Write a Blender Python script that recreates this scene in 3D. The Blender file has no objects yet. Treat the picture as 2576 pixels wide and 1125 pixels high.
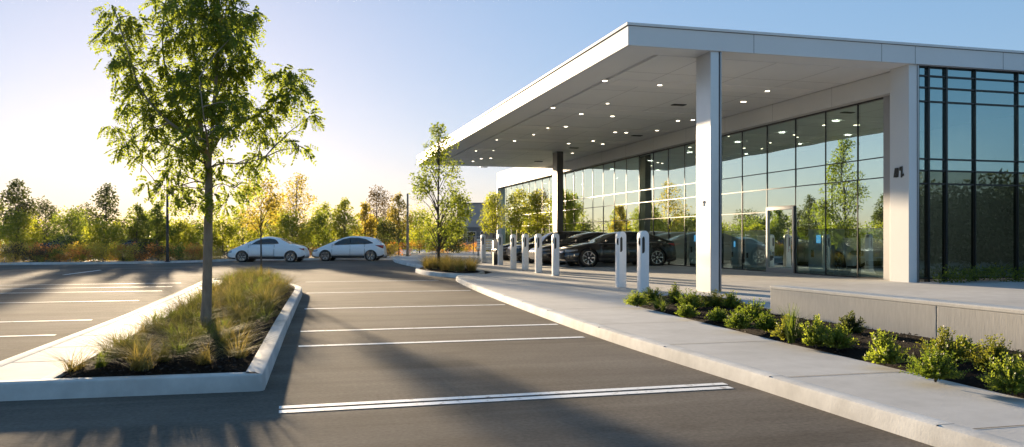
import bpy, bmesh, math, random
import numpy as np
from mathutils import Vector, Matrix
random.seed(7)
RNG = np.random.default_rng(11)
S = bpy.context.scene
COL = S.collection
R = math.radians
TH = math.atan(0.27); CT, ST = math.cos(TH), math.sin(TH)
CAMZ = 1.40; F = 2100.0; U0 = 1287.5; VH = 602.0
SKY_G, SKY_S = .38, 1.42
SUN_EL = R(6.2); SUN_AZ = R(-7.5)       # azimuth from +y, clockwise positive

# ------------------------------------------------------------------ survey helpers (photo measurements -> metres)
def b2(X, Y): return (X*CT + Y*ST, -X*ST + Y*CT)
def gp(u, v, z=0.0):
    Y = (CAMZ - z)*F/(v - VH); return b2((u-U0)/F*Y, Y)
def atY(u, v, Y):
    x, y = b2((u-U0)/F*Y, Y); return Vector((x, y, CAMZ - (v-VH)/F*Y))
def on_x(u, x):
    r = (u-U0)/F; return x*(CT - r*ST)/(r*CT + ST)
def on_y(u, y):
    r = (u-U0)/F; return y*(r*CT + ST)/(CT - r*ST)
def pz(x):                                # height of the plaza paving
    if x < 9: return .14
    if x < 11.5: return .14 + .16*(x-9)/2.5
    return min(.33, .30 + .03*(x-11.5)/3.2)

# ------------------------------------------------------------------ materials
MATS = {}
def newmat(name):
    m = bpy.data.materials.new(name); m.use_nodes = True
    nt = m.node_tree; nt.nodes.clear()
    out = nt.nodes.new('ShaderNodeOutputMaterial')
    return m, nt, out
def N(nt, t, **kw):
    n = nt.nodes.new(t)
    for k, v in kw.items():
        if k in n.inputs: n.inputs[k].default_value = v
        else: setattr(n, k, v)
    return n
def rgb(c): return (c[0], c[1], c[2], 1)
def surf(name, c1, c2=None, scale=4.0, rough=.6, metal=0, bump=0, bscale=60, coat=0, detail=6, stretch=None, spec=.5, bdist=.01, big=None, emit=None, streak=False, ramp=(.3, .7)):
    if name in MATS: return MATS[name]
    m, nt, out = newmat(name); L = nt.links.new
    p = N(nt, 'ShaderNodeBsdfPrincipled', Roughness=rough, Metallic=metal)
    p.inputs['Coat Weight'].default_value = coat; p.inputs['Coat Roughness'].default_value = .04
    p.inputs['Specular IOR Level'].default_value = spec
    tc = N(nt, 'ShaderNodeTexCoord'); mp = N(nt, 'ShaderNodeMapping')
    L(tc.outputs['Object'], mp.inputs[0])
    if stretch: mp.inputs['Scale'].default_value = stretch
    p.inputs['Base Color'].default_value = rgb(c1)
    if c2:
        no = N(nt, 'ShaderNodeTexNoise', Scale=scale, Detail=detail, Roughness=.65)
        L(mp.outputs[0], no.inputs['Vector'])
        rp = N(nt, 'ShaderNodeValToRGB')
        rp.color_ramp.elements[0].position, rp.color_ramp.elements[1].position = ramp
        rp.color_ramp.elements[0].color = rgb(c1); rp.color_ramp.elements[1].color = rgb(c2)
        L(no.outputs['Fac'], rp.inputs[0]); last = rp.outputs[0]
        if big:
            nb = N(nt, 'ShaderNodeTexNoise', Scale=big[0], Detail=4, Roughness=.6)
            L(mp.outputs[0], nb.inputs['Vector'])
            mr = N(nt, 'ShaderNodeMapRange'); mr.inputs[1].default_value = .3; mr.inputs[2].default_value = .7
            mr.inputs[3].default_value = 1-big[1]; mr.inputs[4].default_value = 1+big[1]
            L(nb.outputs['Fac'], mr.inputs[0])
            vm = N(nt, 'ShaderNodeVectorMath', operation='SCALE'); L(last, vm.inputs[0]); L(mr.outputs[0], vm.inputs['Scale'])
            last = vm.outputs[0]
        if streak:      # tyre-worn streaks and soft oil stains
            mp2 = N(nt, 'ShaderNodeMapping'); mp2.inputs['Scale'].default_value = (.12, 1.6, 1); L(tc.outputs['Object'], mp2.inputs[0])
            n3 = N(nt, 'ShaderNodeTexNoise', Scale=1.1, Detail=7, Roughness=.6, Distortion=.6); L(mp2.outputs[0], n3.inputs['Vector'])
            r3 = N(nt, 'ShaderNodeMapRange'); r3.inputs[1].default_value = .35; r3.inputs[2].default_value = .65; r3.inputs[3].default_value = .80; r3.inputs[4].default_value = 1.14
            L(n3.outputs['Fac'], r3.inputs[0])
            n4 = N(nt, 'ShaderNodeTexNoise', Scale=.55, Detail=5, Roughness=.7); L(tc.outputs['Object'], n4.inputs['Vector'])
            r4 = N(nt, 'ShaderNodeMapRange'); r4.inputs[1].default_value = .60; r4.inputs[2].default_value = .72; r4.inputs[3].default_value = 1; r4.inputs[4].default_value = .68
            L(n4.outputs['Fac'], r4.inputs[0])
            mm = N(nt, 'ShaderNodeMath', operation='MULTIPLY'); L(r3.outputs[0], mm.inputs[0]); L(r4.outputs[0], mm.inputs[1])
            v3 = N(nt, 'ShaderNodeVectorMath', operation='SCALE'); L(last, v3.inputs[0]); L(mm.outputs[0], v3.inputs['Scale']); last = v3.outputs[0]
        L(last, p.inputs['Base Color'])
    if bump:
        nb2 = N(nt, 'ShaderNodeTexNoise', Scale=bscale, Detail=5, Roughness=.7)
        L(mp.outputs[0], nb2.inputs['Vector'])
        bp = N(nt, 'ShaderNodeBump', Strength=bump, Distance=bdist); L(nb2.outputs['Fac'], bp.inputs['Height'])
        L(bp.outputs[0], p.inputs['Normal'])
    if emit: p.inputs['Emission Color'].default_value = rgb(emit[0]); p.inputs['Emission Strength'].default_value = emit[1]
    L(p.outputs[0], out.inputs[0]); MATS[name] = m; return m

def leafmat(name, c1, c2, tr=.5, gain=3.0):
    if name in MATS: return MATS[name]
    m, nt, out = newmat(name); L = nt.links.new
    g = N(nt, 'ShaderNodeNewGeometry'); rp = N(nt, 'ShaderNodeValToRGB')
    rp.color_ramp.elements[0].color = rgb(c1); rp.color_ramp.elements[1].color = rgb(c2)
    L(g.outputs['Random Per Island'], rp.inputs[0])
    d = N(nt, 'ShaderNodeBsdfDiffuse'); t = N(nt, 'ShaderNodeBsdfTranslucent'); gl = N(nt, 'ShaderNodeBsdfGlossy', Roughness=.45)
    gl.inputs['Color'].default_value = (.6, .6, .6, 1)
    L(rp.outputs[0], d.inputs[0])
    vm = N(nt, 'ShaderNodeVectorMath', operation='MULTIPLY'); vm.inputs[1].default_value = (gain*1.1, gain, gain*.6)
    L(rp.outputs[0], vm.inputs[0]); L(vm.outputs[0], t.inputs[0])
    mx = N(nt, 'ShaderNodeMixShader', Fac=tr); L(d.outputs[0], mx.inputs[1]); L(t.outputs[0], mx.inputs[2])
    m2 = N(nt, 'ShaderNodeMixShader', Fac=.04); L(mx.outputs[0], m2.inputs[1]); L(gl.outputs[0], m2.inputs[2])
    L(m2.outputs[0], out.inputs[0]); MATS[name] = m; return m

def glassmat(name, gcol, tcol, fac, wav=.0):
    m, nt, out = newmat(name); L = nt.links.new
    gl = N(nt, 'ShaderNodeBsdfGlossy', Roughness=.0); gl.inputs[0].default_value = rgb(gcol)
    t = N(nt, 'ShaderNodeBsdfTransparent'); t.inputs[0].default_value = rgb(tcol)
    fr = N(nt, 'ShaderNodeLayerWeight', Blend=.35)
    mr = N(nt, 'ShaderNodeMapRange'); mr.inputs[3].default_value = fac; mr.inputs[4].default_value = 1.0
    L(fr.outputs['Fresnel'], mr.inputs[0])
    mx = N(nt, 'ShaderNodeMixShader'); L(mr.outputs[0], mx.inputs[0]); L(t.outputs[0], mx.inputs[1]); L(gl.outputs[0], mx.inputs[2])
    if wav:
        tc = N(nt, 'ShaderNodeTexCoord'); no = N(nt, 'ShaderNodeTexNoise', Scale=.8, Detail=1)
        bp = N(nt, 'ShaderNodeBump', Strength=1, Distance=wav); L(tc.outputs['Object'], no.inputs['Vector'])
        L(no.outputs['Fac'], bp.inputs['Height']); L(bp.outputs[0], gl.inputs['Normal'])
    L(mx.outputs[0], out.inputs[0]); return m

asphalt = surf('asphalt', (.112, .098, .083), (.182, .161, .137), scale=26, rough=1, spec=.025, bump=.35, bscale=55, detail=10, big=(.35, .28), bdist=.012, streak=True)
conc = surf('pavement_concrete', (.42, .41, .39), (.50, .49, .47), scale=3, rough=.85, spec=.2, bump=.25, bscale=40, big=(.4, .12))
kerbm = surf('kerb_concrete', (.50, .49, .47), (.62, .61, .58), scale=5, rough=.85, spec=.2, bump=.18, bscale=45, big=(1.1, .22))
jointm = surf('joint', (.10, .10, .10), rough=.9)
paint = surf('road_paint', (.30, .28, .26), (.84, .84, .82), scale=9, detail=9, ramp=(.34, .44), rough=.7, big=(.8, .12), bump=.2, bscale=60)
mulchm = surf('mulch', (.008, .006, .005), (.034, .024, .018), scale=40, rough=1, spec=.05, bump=1.0, bscale=50, bdist=.05)
chipm = leafmat('bark_chip', (.008, .006, .005), (.055, .038, .026), tr=.05)
soil = surf('soil', (.04, .045, .02), (.09, .085, .04), scale=2, rough=.95, bump=.6, bscale=12)
wallc = surf('board_marked_concrete', (.46, .435, .39), (.56, .53, .48), scale=6, rough=.9, spec=.15, bump=.14, bscale=9, stretch=(6, 6, .8), bdist=.02)
copc = surf('concrete_coping', (.50, .48, .44), (.58, .56, .52), scale=6, rough=.75, bump=.3)
whitep = surf('white_panel', (.72, .72, .71), (.77, .77, .76), scale=.6, rough=.6, spec=.2, bump=.02, bscale=2)
soffitm = surf('soffit_panel', (.84, .84, .84), (.88, .88, .88), scale=.5, rough=.5)
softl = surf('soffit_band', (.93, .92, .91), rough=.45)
greyp = surf('grey_panel', (.34, .34, .35), (.38, .38, .39), scale=.5, rough=.5)
darkm = surf('dark_metal', (.035, .037, .04), rough=.35, metal=.3)
framem = surf('curtain_frame', (.012, .013, .014), rough=.3)
alum = surf('aluminium', (.36, .36, .37), rough=.32, metal=.85)
colm = surf('column_steel', (.60, .60, .60), (.64, .64, .64), scale=3, rough=.3, metal=.35)
dcolm = surf('dark_column', (.05, .052, .055), (.06, .062, .066), scale=3, rough=.35)
chw = surf('charger_white', (.90, .90, .90), rough=.28, coat=.3)
blackpl = surf('black_plastic', (.012, .012, .012), rough=.4)
rubber = surf('rubber', (.012, .012, .012), (.02, .02, .02), scale=20, rough=.8)
alloy = surf('alloy', (.62, .62, .63), rough=.25, metal=.8)
wpaint = surf('white_paint', (.88, .88, .88), rough=.25, coat=.8)
bpaint = surf('black_paint', (.006, .006, .007), rough=.18, coat=1.0)
cglass = surf('car_glass', (.02, .024, .024), rough=.03, spec=.9)
redl = surf('red_lens', (.35, .02, .012), rough=.15, coat=.6)
lens = surf('lamp_lens', (.30, .31, .33), rough=.08, coat=1, metal=.4)
bark = surf('bark', (.22, .16, .115), (.36, .27, .19), scale=18, rough=.9, bump=.9, bscale=40, stretch=(1, 1, .25))
darkbark = surf('dark_bark', (.055, .045, .035), (.10, .08, .06), scale=14, rough=.9, bump=.6, bscale=30)
intw = surf('interior_wall', (.30, .33, .31), (.36, .38, .36), scale=.4, rough=.7)
intf = surf('interior_floor', (.22, .22, .21), rough=.4)
intc = surf('interior_ceiling', (.55, .56, .54), rough=.7)
lampm = surf('downlight_lens', (.9, .85, .75), emit=((1, .86, .62), 2.2))
screenm = surf('lit_screen', (.02, .05, .08), emit=((.06, .22, .40), .7))
fgrey = surf('far_grey', (.25, .25, .26), (.30, .30, .31), scale=.8, rough=.8)
fdark = surf('far_dark', (.12, .12, .125), (.15, .15, .155), scale=.8, rough=.8)
pane_f = glassmat('facade_glass', (.78, .92, .84), (.40, .52, .46), .76, .0022)
pane_l = glassmat('low_clear_glass', (.64, .86, .76), (.70, .84, .80), .34, .0015)
pane_d = glassmat('dark_glass', (.46, .58, .50), (.20, .27, .27), .22, .0018)
pane_c = glassmat('curtain_glass', (.58, .84, .88), (.40, .52, .52), .42, .0018)
L_loc = leafmat('locust_leaf', (.06, .085, .014), (.13, .17, .025), tr=.58, gain=2.7)
L_green = leafmat('green_leaf', (.05, .08, .014), (.13, .165, .025), tr=.5, gain=2.7)
L_yel = leafmat('yellow_green_leaf', (.09, .12, .014), (.21, .23, .028), tr=.5, gain=2.8)
L_gold = leafmat('golden_leaf', (.10, .092, .018), (.22, .185, .035), tr=.5, gain=3.2)
L_olive = leafmat('olive_leaf', (.055, .065, .018), (.12, .125, .03), tr=.45, gain=2.4)
L_dark = leafmat('dark_leaf', (.025, .038, .012), (.06, .075, .02), tr=.4, gain=2.6)
L_brown = leafmat('brown_leaf', (.06, .045, .022), (.13, .10, .045), tr=.4, gain=1.6)
L_red = leafmat('rust_leaf', (.30, .10, .035), (.46, .24, .05), tr=.4, gain=2.6)
L_grass = leafmat('grass_blade', (.055, .075, .018), (.20, .19, .06), tr=.4, gain=1.6)
L_grass2 = leafmat('gold_grass_blade', (.10, .105, .03), (.34, .27, .10), tr=.4, gain=1.6)
L_lime = leafmat('lime_leaf', (.045, .085, .012), (.13, .175, .025), tr=.45, gain=1.8)
L_lime2 = leafmat('yellow_tipped_leaf', (.06, .085, .014), (.17, .18, .03), tr=.45, gain=1.7)
L_hgold = leafmat('shrub_gold_leaf', (.30, .22, .035), (.50, .39, .06), tr=.4, gain=2.0)

# ------------------------------------------------------------------ object helpers
def tag(o, label=None, cat=None, group=None, kind=None):
    if label: o['label'] = label
    if cat: o['category'] = cat
    if group: o['group'] = group
    if kind: o['kind'] = kind
    return o
def empty(name, loc, label, cat, group=None, rz=0):
    o = bpy.data.objects.new(name, None); COL.objects.link(o); o.location = loc; o.rotation_euler = (0, 0, rz)
    o.empty_display_size = .2
    return tag(o, label, cat, group)
def link(name, me, parent=None, loc=None, rot=None):
    o = bpy.data.objects.new(name, me); COL.objects.link(o)
    if parent is not None: o.parent = parent
    if loc is not None: o.location = loc
    if rot is not None: o.rotation_euler = rot
    return o
def copy_tree(o, parent=None):
    c = o.copy(); COL.objects.link(c); c.parent = parent
    for ch in list(o.children): copy_tree(ch, c)
    return c
def fastmesh(name, verts, faces, mats, smooth=False, mi=None):
    me = bpy.data.meshes.new(name)
    verts = np.asarray(verts, dtype=np.float32).reshape(-1, 3)
    if isinstance(faces, np.ndarray):
        k = faces.shape[1]; nf = len(faces)
        me.vertices.add(len(verts)); me.vertices.foreach_set('co', verts.ravel())
        me.loops.add(nf*k); me.loops.foreach_set('vertex_index', faces.astype(np.int32).ravel())
        me.polygons.add(nf); me.polygons.foreach_set('loop_start', np.arange(0, nf*k, k, dtype=np.int32))
        me.update(calc_edges=True)
    else:
        me.from_pydata(verts.tolist(), [], faces); me.update()
    for m in (mats if isinstance(mats, (list, tuple)) else [mats]): me.materials.append(m)
    if smooth: me.polygons.foreach_set('use_smooth', [True]*len(me.polygons))
    if mi is not None: me.polygons.foreach_set('material_index', mi)
    return me
class MB:
    def __init__(s): s.v = []; s.f = []; s.m = []; s.cur = 0
    def add(s, vs, fs):
        k = len(s.v); s.v += [tuple(p) for p in vs]; s.f += [tuple(i+k for i in f) for f in fs]; s.m += [s.cur]*len(fs)
    def box(s, x0, x1, y0, y1, z0, z1):
        s.add([(x0,y0,z0),(x1,y0,z0),(x1,y1,z0),(x0,y1,z0),(x0,y0,z1),(x1,y0,z1),(x1,y1,z1),(x0,y1,z1)],
              [(3,2,1,0),(4,5,6,7),(0,1,5,4),(1,2,6,5),(2,3,7,6),(3,0,4,7)])
    def prism(s, pts, z0, z1):
        n = len(pts)
        s.add([(x,y,z0) for x,y in pts]+[(x,y,z1) for x,y in pts],
              [tuple(range(n-1,-1,-1)), tuple(range(n,2*n))]+[(i,(i+1)%n,(i+1)%n+n,i+n) for i in range(n)])
    def tube(s, pts, rs, n=8, cap=True):
        pts = [Vector(p) for p in pts]; rings = []
        for i, p in enumerate(pts):
            d = (pts[min(i+1,len(pts)-1)]-pts[max(i-1,0)])
            if d.length < 1e-6: d = Vector((0,0,1))
            d.normalize(); a = d.orthogonal().normalized() if abs(d.z) < .9 else d.cross(Vector((0,1,0))).normalized(); b = d.cross(a)
            rings.append([p + (a*math.cos(2*math.pi*k/n)+b*math.sin(2*math.pi*k/n))*rs[i] for k in range(n)])
        vs = [q for r in rings for q in r]; fs = []
        for i in range(len(pts)-1):
            for k in range(n): fs.append((i*n+k, i*n+(k+1)%n, (i+1)*n+(k+1)%n, (i+1)*n+k))
        if cap: fs += [tuple(range(n-1,-1,-1)), tuple(range((len(pts)-1)*n, len(pts)*n))]
        s.add(vs, fs)
    def disc(s, c, r, n=16, nrm='z', t=.01):
        ax = {'z':(Vector((1,0,0)),Vector((0,1,0)),Vector((0,0,1))),'y':(Vector((1,0,0)),Vector((0,0,1)),Vector((0,-1,0)))}[nrm]
        c = Vector(c); a, b, w = ax
        r0 = [c+(a*math.cos(2*math.pi*k/n)+b*math.sin(2*math.pi*k/n))*r for k in range(n)]
        s.add(r0+[p+w*t for p in r0], [tuple(range(n-1,-1,-1)), tuple(range(n,2*n))]+[(i,(i+1)%n,(i+1)%n+n,i+n) for i in range(n)])
    def mesh(s, name, mats, smooth=False):
        return fastmesh(name, s.v, s.f, mats, smooth, s.m)
    def build(s, name, mats, parent=None, smooth=False, bevel=0, loc=None):
        o = link(name, s.mesh(name, mats, smooth), parent, loc)
        if bevel:
            b = o.modifiers.new('b', 'BEVEL'); b.width = bevel; b.segments = 2; b.limit_method = 'ANGLE'
        return o
def autosmooth(o, ang=35):
    me = o.data
    me.polygons.foreach_set('use_smooth', [True]*len(me.polygons))
    try: me.set_sharp_from_angle(angle=R(ang))
    except Exception: pass
def struct(name, me_or_mb, mats=None, **kw):
    o = me_or_mb.build(name, mats, **kw); tag(o, kind='structure'); return o

# ------------------------------------------------------------------ ground, road, plaza
mb = MB(); mb.add([(-900,-500,-.03),(900,-500,-.03),(900,1300,-.03),(-900,1300,-.03)], [(0,1,2,3)]); struct('ground', mb, soil)
mb = MB(); mb.add([(-80,-13,0),(40,-13,0),(40,90,0),(-80,90,0)], [(0,1,2,3)]); struct('road', mb, asphalt)

def sweep(name, path, prof, mats, closed=False, smooth=False):
    """sweep a profile (offset to the right-hand side, z) along a 2-D path"""
    P = [Vector(p).to_2d() for p in path]; n = len(P); rows = []
    for i in range(n):
        a = P[i-1] if (i or closed) else P[i]; c = P[(i+1) % n] if (i < n-1 or closed) else P[i]
        d1 = (P[i]-a); d2 = (c-P[i])
        if d1.length < 1e-6: d1 = d2
        if d2.length < 1e-6: d2 = d1
        d1.normalize(); d2.normalize(); t = (d1+d2).normalized(); nr = Vector((t.y, -t.x)); k = 1/max(.5, nr.dot(Vector((d1.y, -d1.x))))
        rows.append([(P[i].x+nr.x*o*k, P[i].y+nr.y*o*k, z) for o, z in prof])
    m = len(prof); mbq = MB(); vs = [p for r in rows for p in r]; fs = []
    for i in range(n if closed else n-1):
        j = (i+1) % n
        for k in range(m-1): fs.append((i*m+k, j*m+k, j*m+k+1, i*m+k+1))
    mbq.add(vs, fs)
    o = mbq.build(name, mats); autosmooth(o, 40); return o
def spline(pts, n=8, closed=False):
    P = [Vector((*p, 0)) if len(p) == 2 else Vector(p) for p in pts]; out = []; m = len(P)
    for i in range(m if closed else m-1):
        g = (lambda k: P[k % m]) if closed else (lambda k: P[min(max(k,0),m-1)])
        p0, p1, p2, p3 = g(i-1), g(i), g(i+1), g(i+2)
        for k in range(n):
            t = k/n
            out.append(.5*((2*p1)+(p2-p0)*t+(2*p0-5*p1+4*p2-p3)*t*t+(3*p1-p0-3*p2+p3)*t**3))
    if not closed: out.append(P[-1])
    return out
KP = lambda h, w=.17: [(0, -.02), (.012, h-.03), (.022, h-.008), (.045, h), (w-.006, h), (w, h-.004), (w, h-.03)]
kpath = [p.to_2d() for p in spline([(4.15,-12),(4.18,-4),(4.22,4.7),(4.25,7.2),(4.28,11.2),(4.60,17.1),(4.98,22.5),(5.42,27.0),(5.72,28.4),(6.3,29.1),(7.2,29.4)], 6)]
k = sweep('kerb', kpath, KP(.145), kerbm); tag(k, kind='structure')
kpath2 = [p.to_2d() for p in spline([(6.6,37.2),(6.2,42),(6.3,50),(6.9,58),(6.0,63)], 6)]
k = sweep('kerb', kpath2, KP(.145), kerbm); tag(k, kind='structure')
# plaza paving
edge = [(p.x+.165, p.y) for p in kpath[:-6]] + [(7.0, 29.5), (7.6, 31), (7.7,35), (6.8,37.2)] + [(p.x+.165, p.y) for p in kpath2]
ys = sorted(set([round(y, 3) for _, y in edge] + list(np.arange(-12, 90, 1.5))))
def edge_x(y):
    best = None
    for (x0, y0), (x1, y1) in zip(edge, edge[1:]):
        if min(y0,y1)-1e-6 <= y <= max(y0,y1)+1e-6:
            t = 0 if abs(y1-y0) < 1e-9 else (y-y0)/(y1-y0); x = x0+(x1-x0)*t
            best = x if best is None else max(best, x)
    return best if best is not None else 6.2
mb = MB(); xs = [0, .35, 9.0, 9.8, 10.6, 11.5, 13, 14.7, 40]
rows = []
for y in ys:
    ex = edge_x(y); r = [ex, ex+.01] + [max(x, ex+.02) for x in xs[2:]]
    rows.append([(x, y, pz(x)) for x in r])
m = len(xs); mb.add([p for r in rows for p in r], [(i*m+k, i*m+k+1, (i+1)*m+k+1, (i+1)*m+k) for i in range(len(rows)-1) for k in range(m-1)])
struct('pavement', mb, conc)
# control joints: shallow dark saw-cuts
mb = MB()
def strip(x0, y0, x1, y1, w=.012, zo=.003, seg=1):
    d = Vector((x1-x0, y1-y0)); nn = Vector((-d.y, d.x)).normalized()*w/2
    for i in range(seg):
        a = Vector((x0,y0))+d*(i/seg); b = Vector((x0,y0))+d*((i+1)/seg)
        mb.add([(a.x-nn.x,a.y-nn.y,pz(a.x)+zo),(b.x-nn.x,b.y-nn.y,pz(b.x)+zo),(b.x+nn.x,b.y+nn.y,pz(b.x)+zo),(a.x+nn.x,a.y+nn.y,pz(a.x)+zo)], [(0,1,2,3)])
for y in (2.2, 4.55, 6.7, 9.15, 11.6, 14.3): strip(edge_x(y)+.01, y, 5.72+.03*max(0,y-5), y+.0, .018)
for y in (17.0, 19.7, 22.4, 25.1, 27.8, 33, 36, 40, 44, 48, 52, 56): strip(edge_x(y)+.01, y, 14.6, y, .016, .004, 12)
for x in (7.6, 10.6, 12.6): strip(x, 16.6, x, 60, .014, .004, 1)
struct('pavement_joint', mb, jointm)

mb = MB()
acc = 0.0
for a, c in zip(kpath, kpath[1:]):
    acc += (c-a).length
    if acc > 1.9 and c.y < 28:
        acc = 0; x, y = c.x, c.y
        mb.box(x+.0215, x+.166, y-.004, y+.004, .01, .1456)
struct('kerb_joint', mb, jointm)
# painted lines
def pline(x0, x1, y, w=.13, skew=0):
    b = MB(); n = 24
    for i in range(n):
        a = x0+(x1-x0)*i/n; c = x0+(x1-x0)*(i+1)/n; ya = y+skew*i/n; yc = y+skew*(i+1)/n
        b.add([(a,ya-w/2,.004),(c,yc-w/2,.004),(c,yc+w/2,.004),(a,ya+w/2,.004)], [(0,1,2,3)])
    struct('parking_line', b, paint)
pline(-.06, 4.05, 7.02, .12, .05); pline(-.06, 4.10, 7.20, .11, .06)
pline(.15, 4.1, 11.25, .14); pline(.2, 4.3, 13.05, .14); pline(.35, 4.5, 17.25, .15); pline(.5, 4.85, 22.3, .16); pline(.6, 5.0, 28.1, .16)
for y in (13.5, 15.85, 20.6, 24.3, 26.4, 28.5): pline(-26, -3.25, y, .11)
for y, a, b_ in ((34.5,-26,-9),(37.2,-26,-12)): pline(a, b_, y, .11)
g0 = gp(160, 692); g1 = gp(253, 680); b = MB(); 
b.add([(g0[0]-.06,g0[1],.008),(g0[0]+.06,g0[1],.008),(g1[0]+.06,g1[1],.008),(g1[0]-.06,g1[1],.008)], [(0,1,2,3)]); struct('parking_line', b, paint)

# far kerb and planted verge
fk = [b2(*p) for p in [(-90,34),(-60,38.5),(-27,45.5),(-20.5,48.6),(-18.6,50.8),(-17.6,54.2),(-14,55.6),(-6,56.6),(-4.5,59)]]
fkp = [p.to_2d() for p in spline(fk, 6)]
k = sweep('kerb', list(reversed(fkp)), KP(.13), kerbm); tag(k, kind='structure')
mb = MB(); vs = [(p.x-.05*ST, p.y+.08, .12) for p in fkp]; n = len(vs)
far = [(p.x-30*0-ST*60, p.y+60, .25) for p in fkp]
mb.add(vs+far, [(i, i+1, n+i+1, n+i) for i in range(n-1)]); struct('verge', mb, soil)
mb = MB(); mb.prism([(3.9,62.1),(7.0,62.2),(15.9,68.3),(24,73),(24,110),(-2,110)], .0, .16); struct('verge', mb, soil)

# ------------------------------------------------------------------ left kerbed island
iout = [(-3.0,8.12),(-.26,8.02)]
isl = [(-6.0,8.16),(-3.2,8.13),(-.30,8.06),(-.22,8.10),(-.18,8.25),(0,13),(.22,18),(.38,21.6),(.34,23.2),(-.1,25.6),(-.9,27.6),(-1.8,28.4),(-2.35,27.8),(-2.45,19.7),(-2.62,14.5),(-2.98,8.4)]
# kerb runs along the front and the open side; a flush strip along the path side
front = [p for p in isl[1:13]]
pth = [Vector((-7,8.18)), Vector((-2.9,8.13)), Vector((-.25,8.03)), Vector((-.21,8.05)), Vector((-.195,8.09))] + [p.to_2d() for p in spline(isl[5:13], 5)] + [Vector((-2.38,24)), Vector((-2.45,19.7)), Vector((-2.64,14.5)), Vector((-2.92,8.36))]
k = sweep('kerb', [Vector((-p.x, p.y)) for p in pth], [(a, z) for a, z in KP(.155, .18)], kerbm); 
me = k.data
for v in me.vertices: v.co.x = -v.co.x
me.flip_normals(); tag(k, kind='structure')
# path slabs
mb = MB(); yb = [8.31, 9.5, 10.7, 11.9, 13.2, 14.6, 16.0, 17.4, 18.8, 20.2, 21.6, 23, 24.4, 25.8, 27.2]
def pl(y): return -2.74 + (.28)*min(1,(y-8.3)/11)
def pr(y): return pl(y)+.62
for a, c in zip(yb, yb[1:]):
    g = .013
    mb.prism([(pl(a)-.0,a+g),(pr(a),a+g),(pr(c),c-g),(pl(c)-.0,c-g)], .02, .15)
mb.box(-6.9, -3.1, 8.32, 8.34, .0, .02)
struct('path', mb, conc, bevel=.006)
mb = MB(); mb.prism([(pl(8.31)-.0,8.30),(pr(8.3),8.30),(pr(27.2),27.2),(pl(27.2),27.2)], .01, .128); struct('path_base', mb, jointm)
mb = MB(); mb.prism([(pr(8.3),8.24),(pr(8.3)+.1,8.24),(pr(18)+.10,18),(pr(27)+.1,27.2),(pr(27),27.2),(pr(18),18)], .01, .154); struct('path_edging', mb, kerbm)
# gutter apron
mb = MB(); mb.add([(-9,7.2,.006),(-4.6,7.2,.006),(-4.35,7.75,.006),(-4.15,8.15,.03),(-9,8.15,.03)], [(0,1,2,3,4)]); struct('gutter_apron', mb, kerbm)
mb = MB(); mb.prism([(-9,8.33),(-3.1,8.33),(-3.1,8.2),(-9,8.2)], .0, .15); 

def in_poly(x, y, poly):
    c = False; j = len(poly)-1
    for i in range(len(poly)):
        if (poly[i][1] > y) != (poly[j][1] > y) and x < (poly[j][0]-poly[i][0])*(y-poly[i][1])/(poly[j][1]-poly[i][1]+1e-12)+poly[i][0]: c = not c
        j = i
    return c
def poly_dist(x, y, poly):
    d = 9
    for (x0,y0),(x1,y1) in zip(poly, poly[1:]+poly[:1]):
        vx, vy = x1-x0, y1-y0; t = max(0, min(1, ((x-x0)*vx+(y-y0)*vy)/(vx*vx+vy*vy+1e-12)))
        d = min(d, math.hypot(x-x0-t*vx, y-y0-t*vy))
    return d
def bed_z(x, y, poly, z0, hh): return z0 + hh*(1-math.exp(-poly_dist(x, y, poly)/.25))
def mulch_bed(poly, z0, hh, nchips, base=None, ymax=99):
    xs_ = [p[0] for p in poly]; ys_ = [p[1] for p in poly]
    bm = bmesh.new(); vs = [bm.verts.new((x, y, z0)) for x, y in poly]; bm.faces.new(vs)
    bmesh.ops.triangulate(bm, faces=bm.faces[:])
    for _ in range(5):
        es = [e for e in bm.edges if e.calc_length() > .3]
        if not es: break
        bmesh.ops.subdivide_edges(bm, edges=es, cuts=1); bmesh.ops.triangulate(bm, faces=[f for f in bm.faces if len(f.verts) > 3])
    for v in bm.verts:
        v.co.z = bed_z(v.co.x, v.co.y, poly, z0, hh) + random.uniform(-.008, .008)*(poly_dist(v.co.x, v.co.y, poly) > .05)
    bm.normal_update(); 
    for f in bm.faces:
        if f.normal.z < 0: f.normal_flip()
    me = bpy.data.meshes.new('mulch'); bm.to_mesh(me); bm.free(); me.materials.append(mulchm)
    tag(link('mulch_bed', me), kind='structure')
    pts = []
    while len(pts) < nchips:
        x = random.uniform(min(xs_), max(xs_)); y = min(ys_)+(min(ymax,max(ys_))-min(ys_))*random.random()**1.5
        if in_poly(x, y, poly): pts.append((x, y, bed_z(x, y, poly, z0, hh)+.008))
    c = np.array(pts); d = RNG.normal(size=(len(c),3)); d[:,2] *= .35; d /= np.linalg.norm(d,axis=1)[:,None]
    v = leafverts(c, d, RNG.uniform(.02,.06,len(c)), RNG.uniform(.008,.018,len(c)))
    o = link('mulch_chips', fastmesh('chips', v, np.arange(len(v)).reshape(-1,4), chipm)); tag(o, kind='stuff')
def leafverts(c, d, s, w):
    r = RNG.normal(size=c.shape); sd = np.cross(d, r); sd /= (np.linalg.norm(sd,axis=1)[:,None]+1e-9)
    s = np.broadcast_to(np.asarray(s,float),(len(c),))[:,None]; w = np.broadcast_to(np.asarray(w,float),(len(c),))[:,None]
    return np.stack([c, c+d*s*.45+sd*w/2, c+d*s, c+d*s*.45-sd*w/2], 1).reshape(-1,3)

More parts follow.
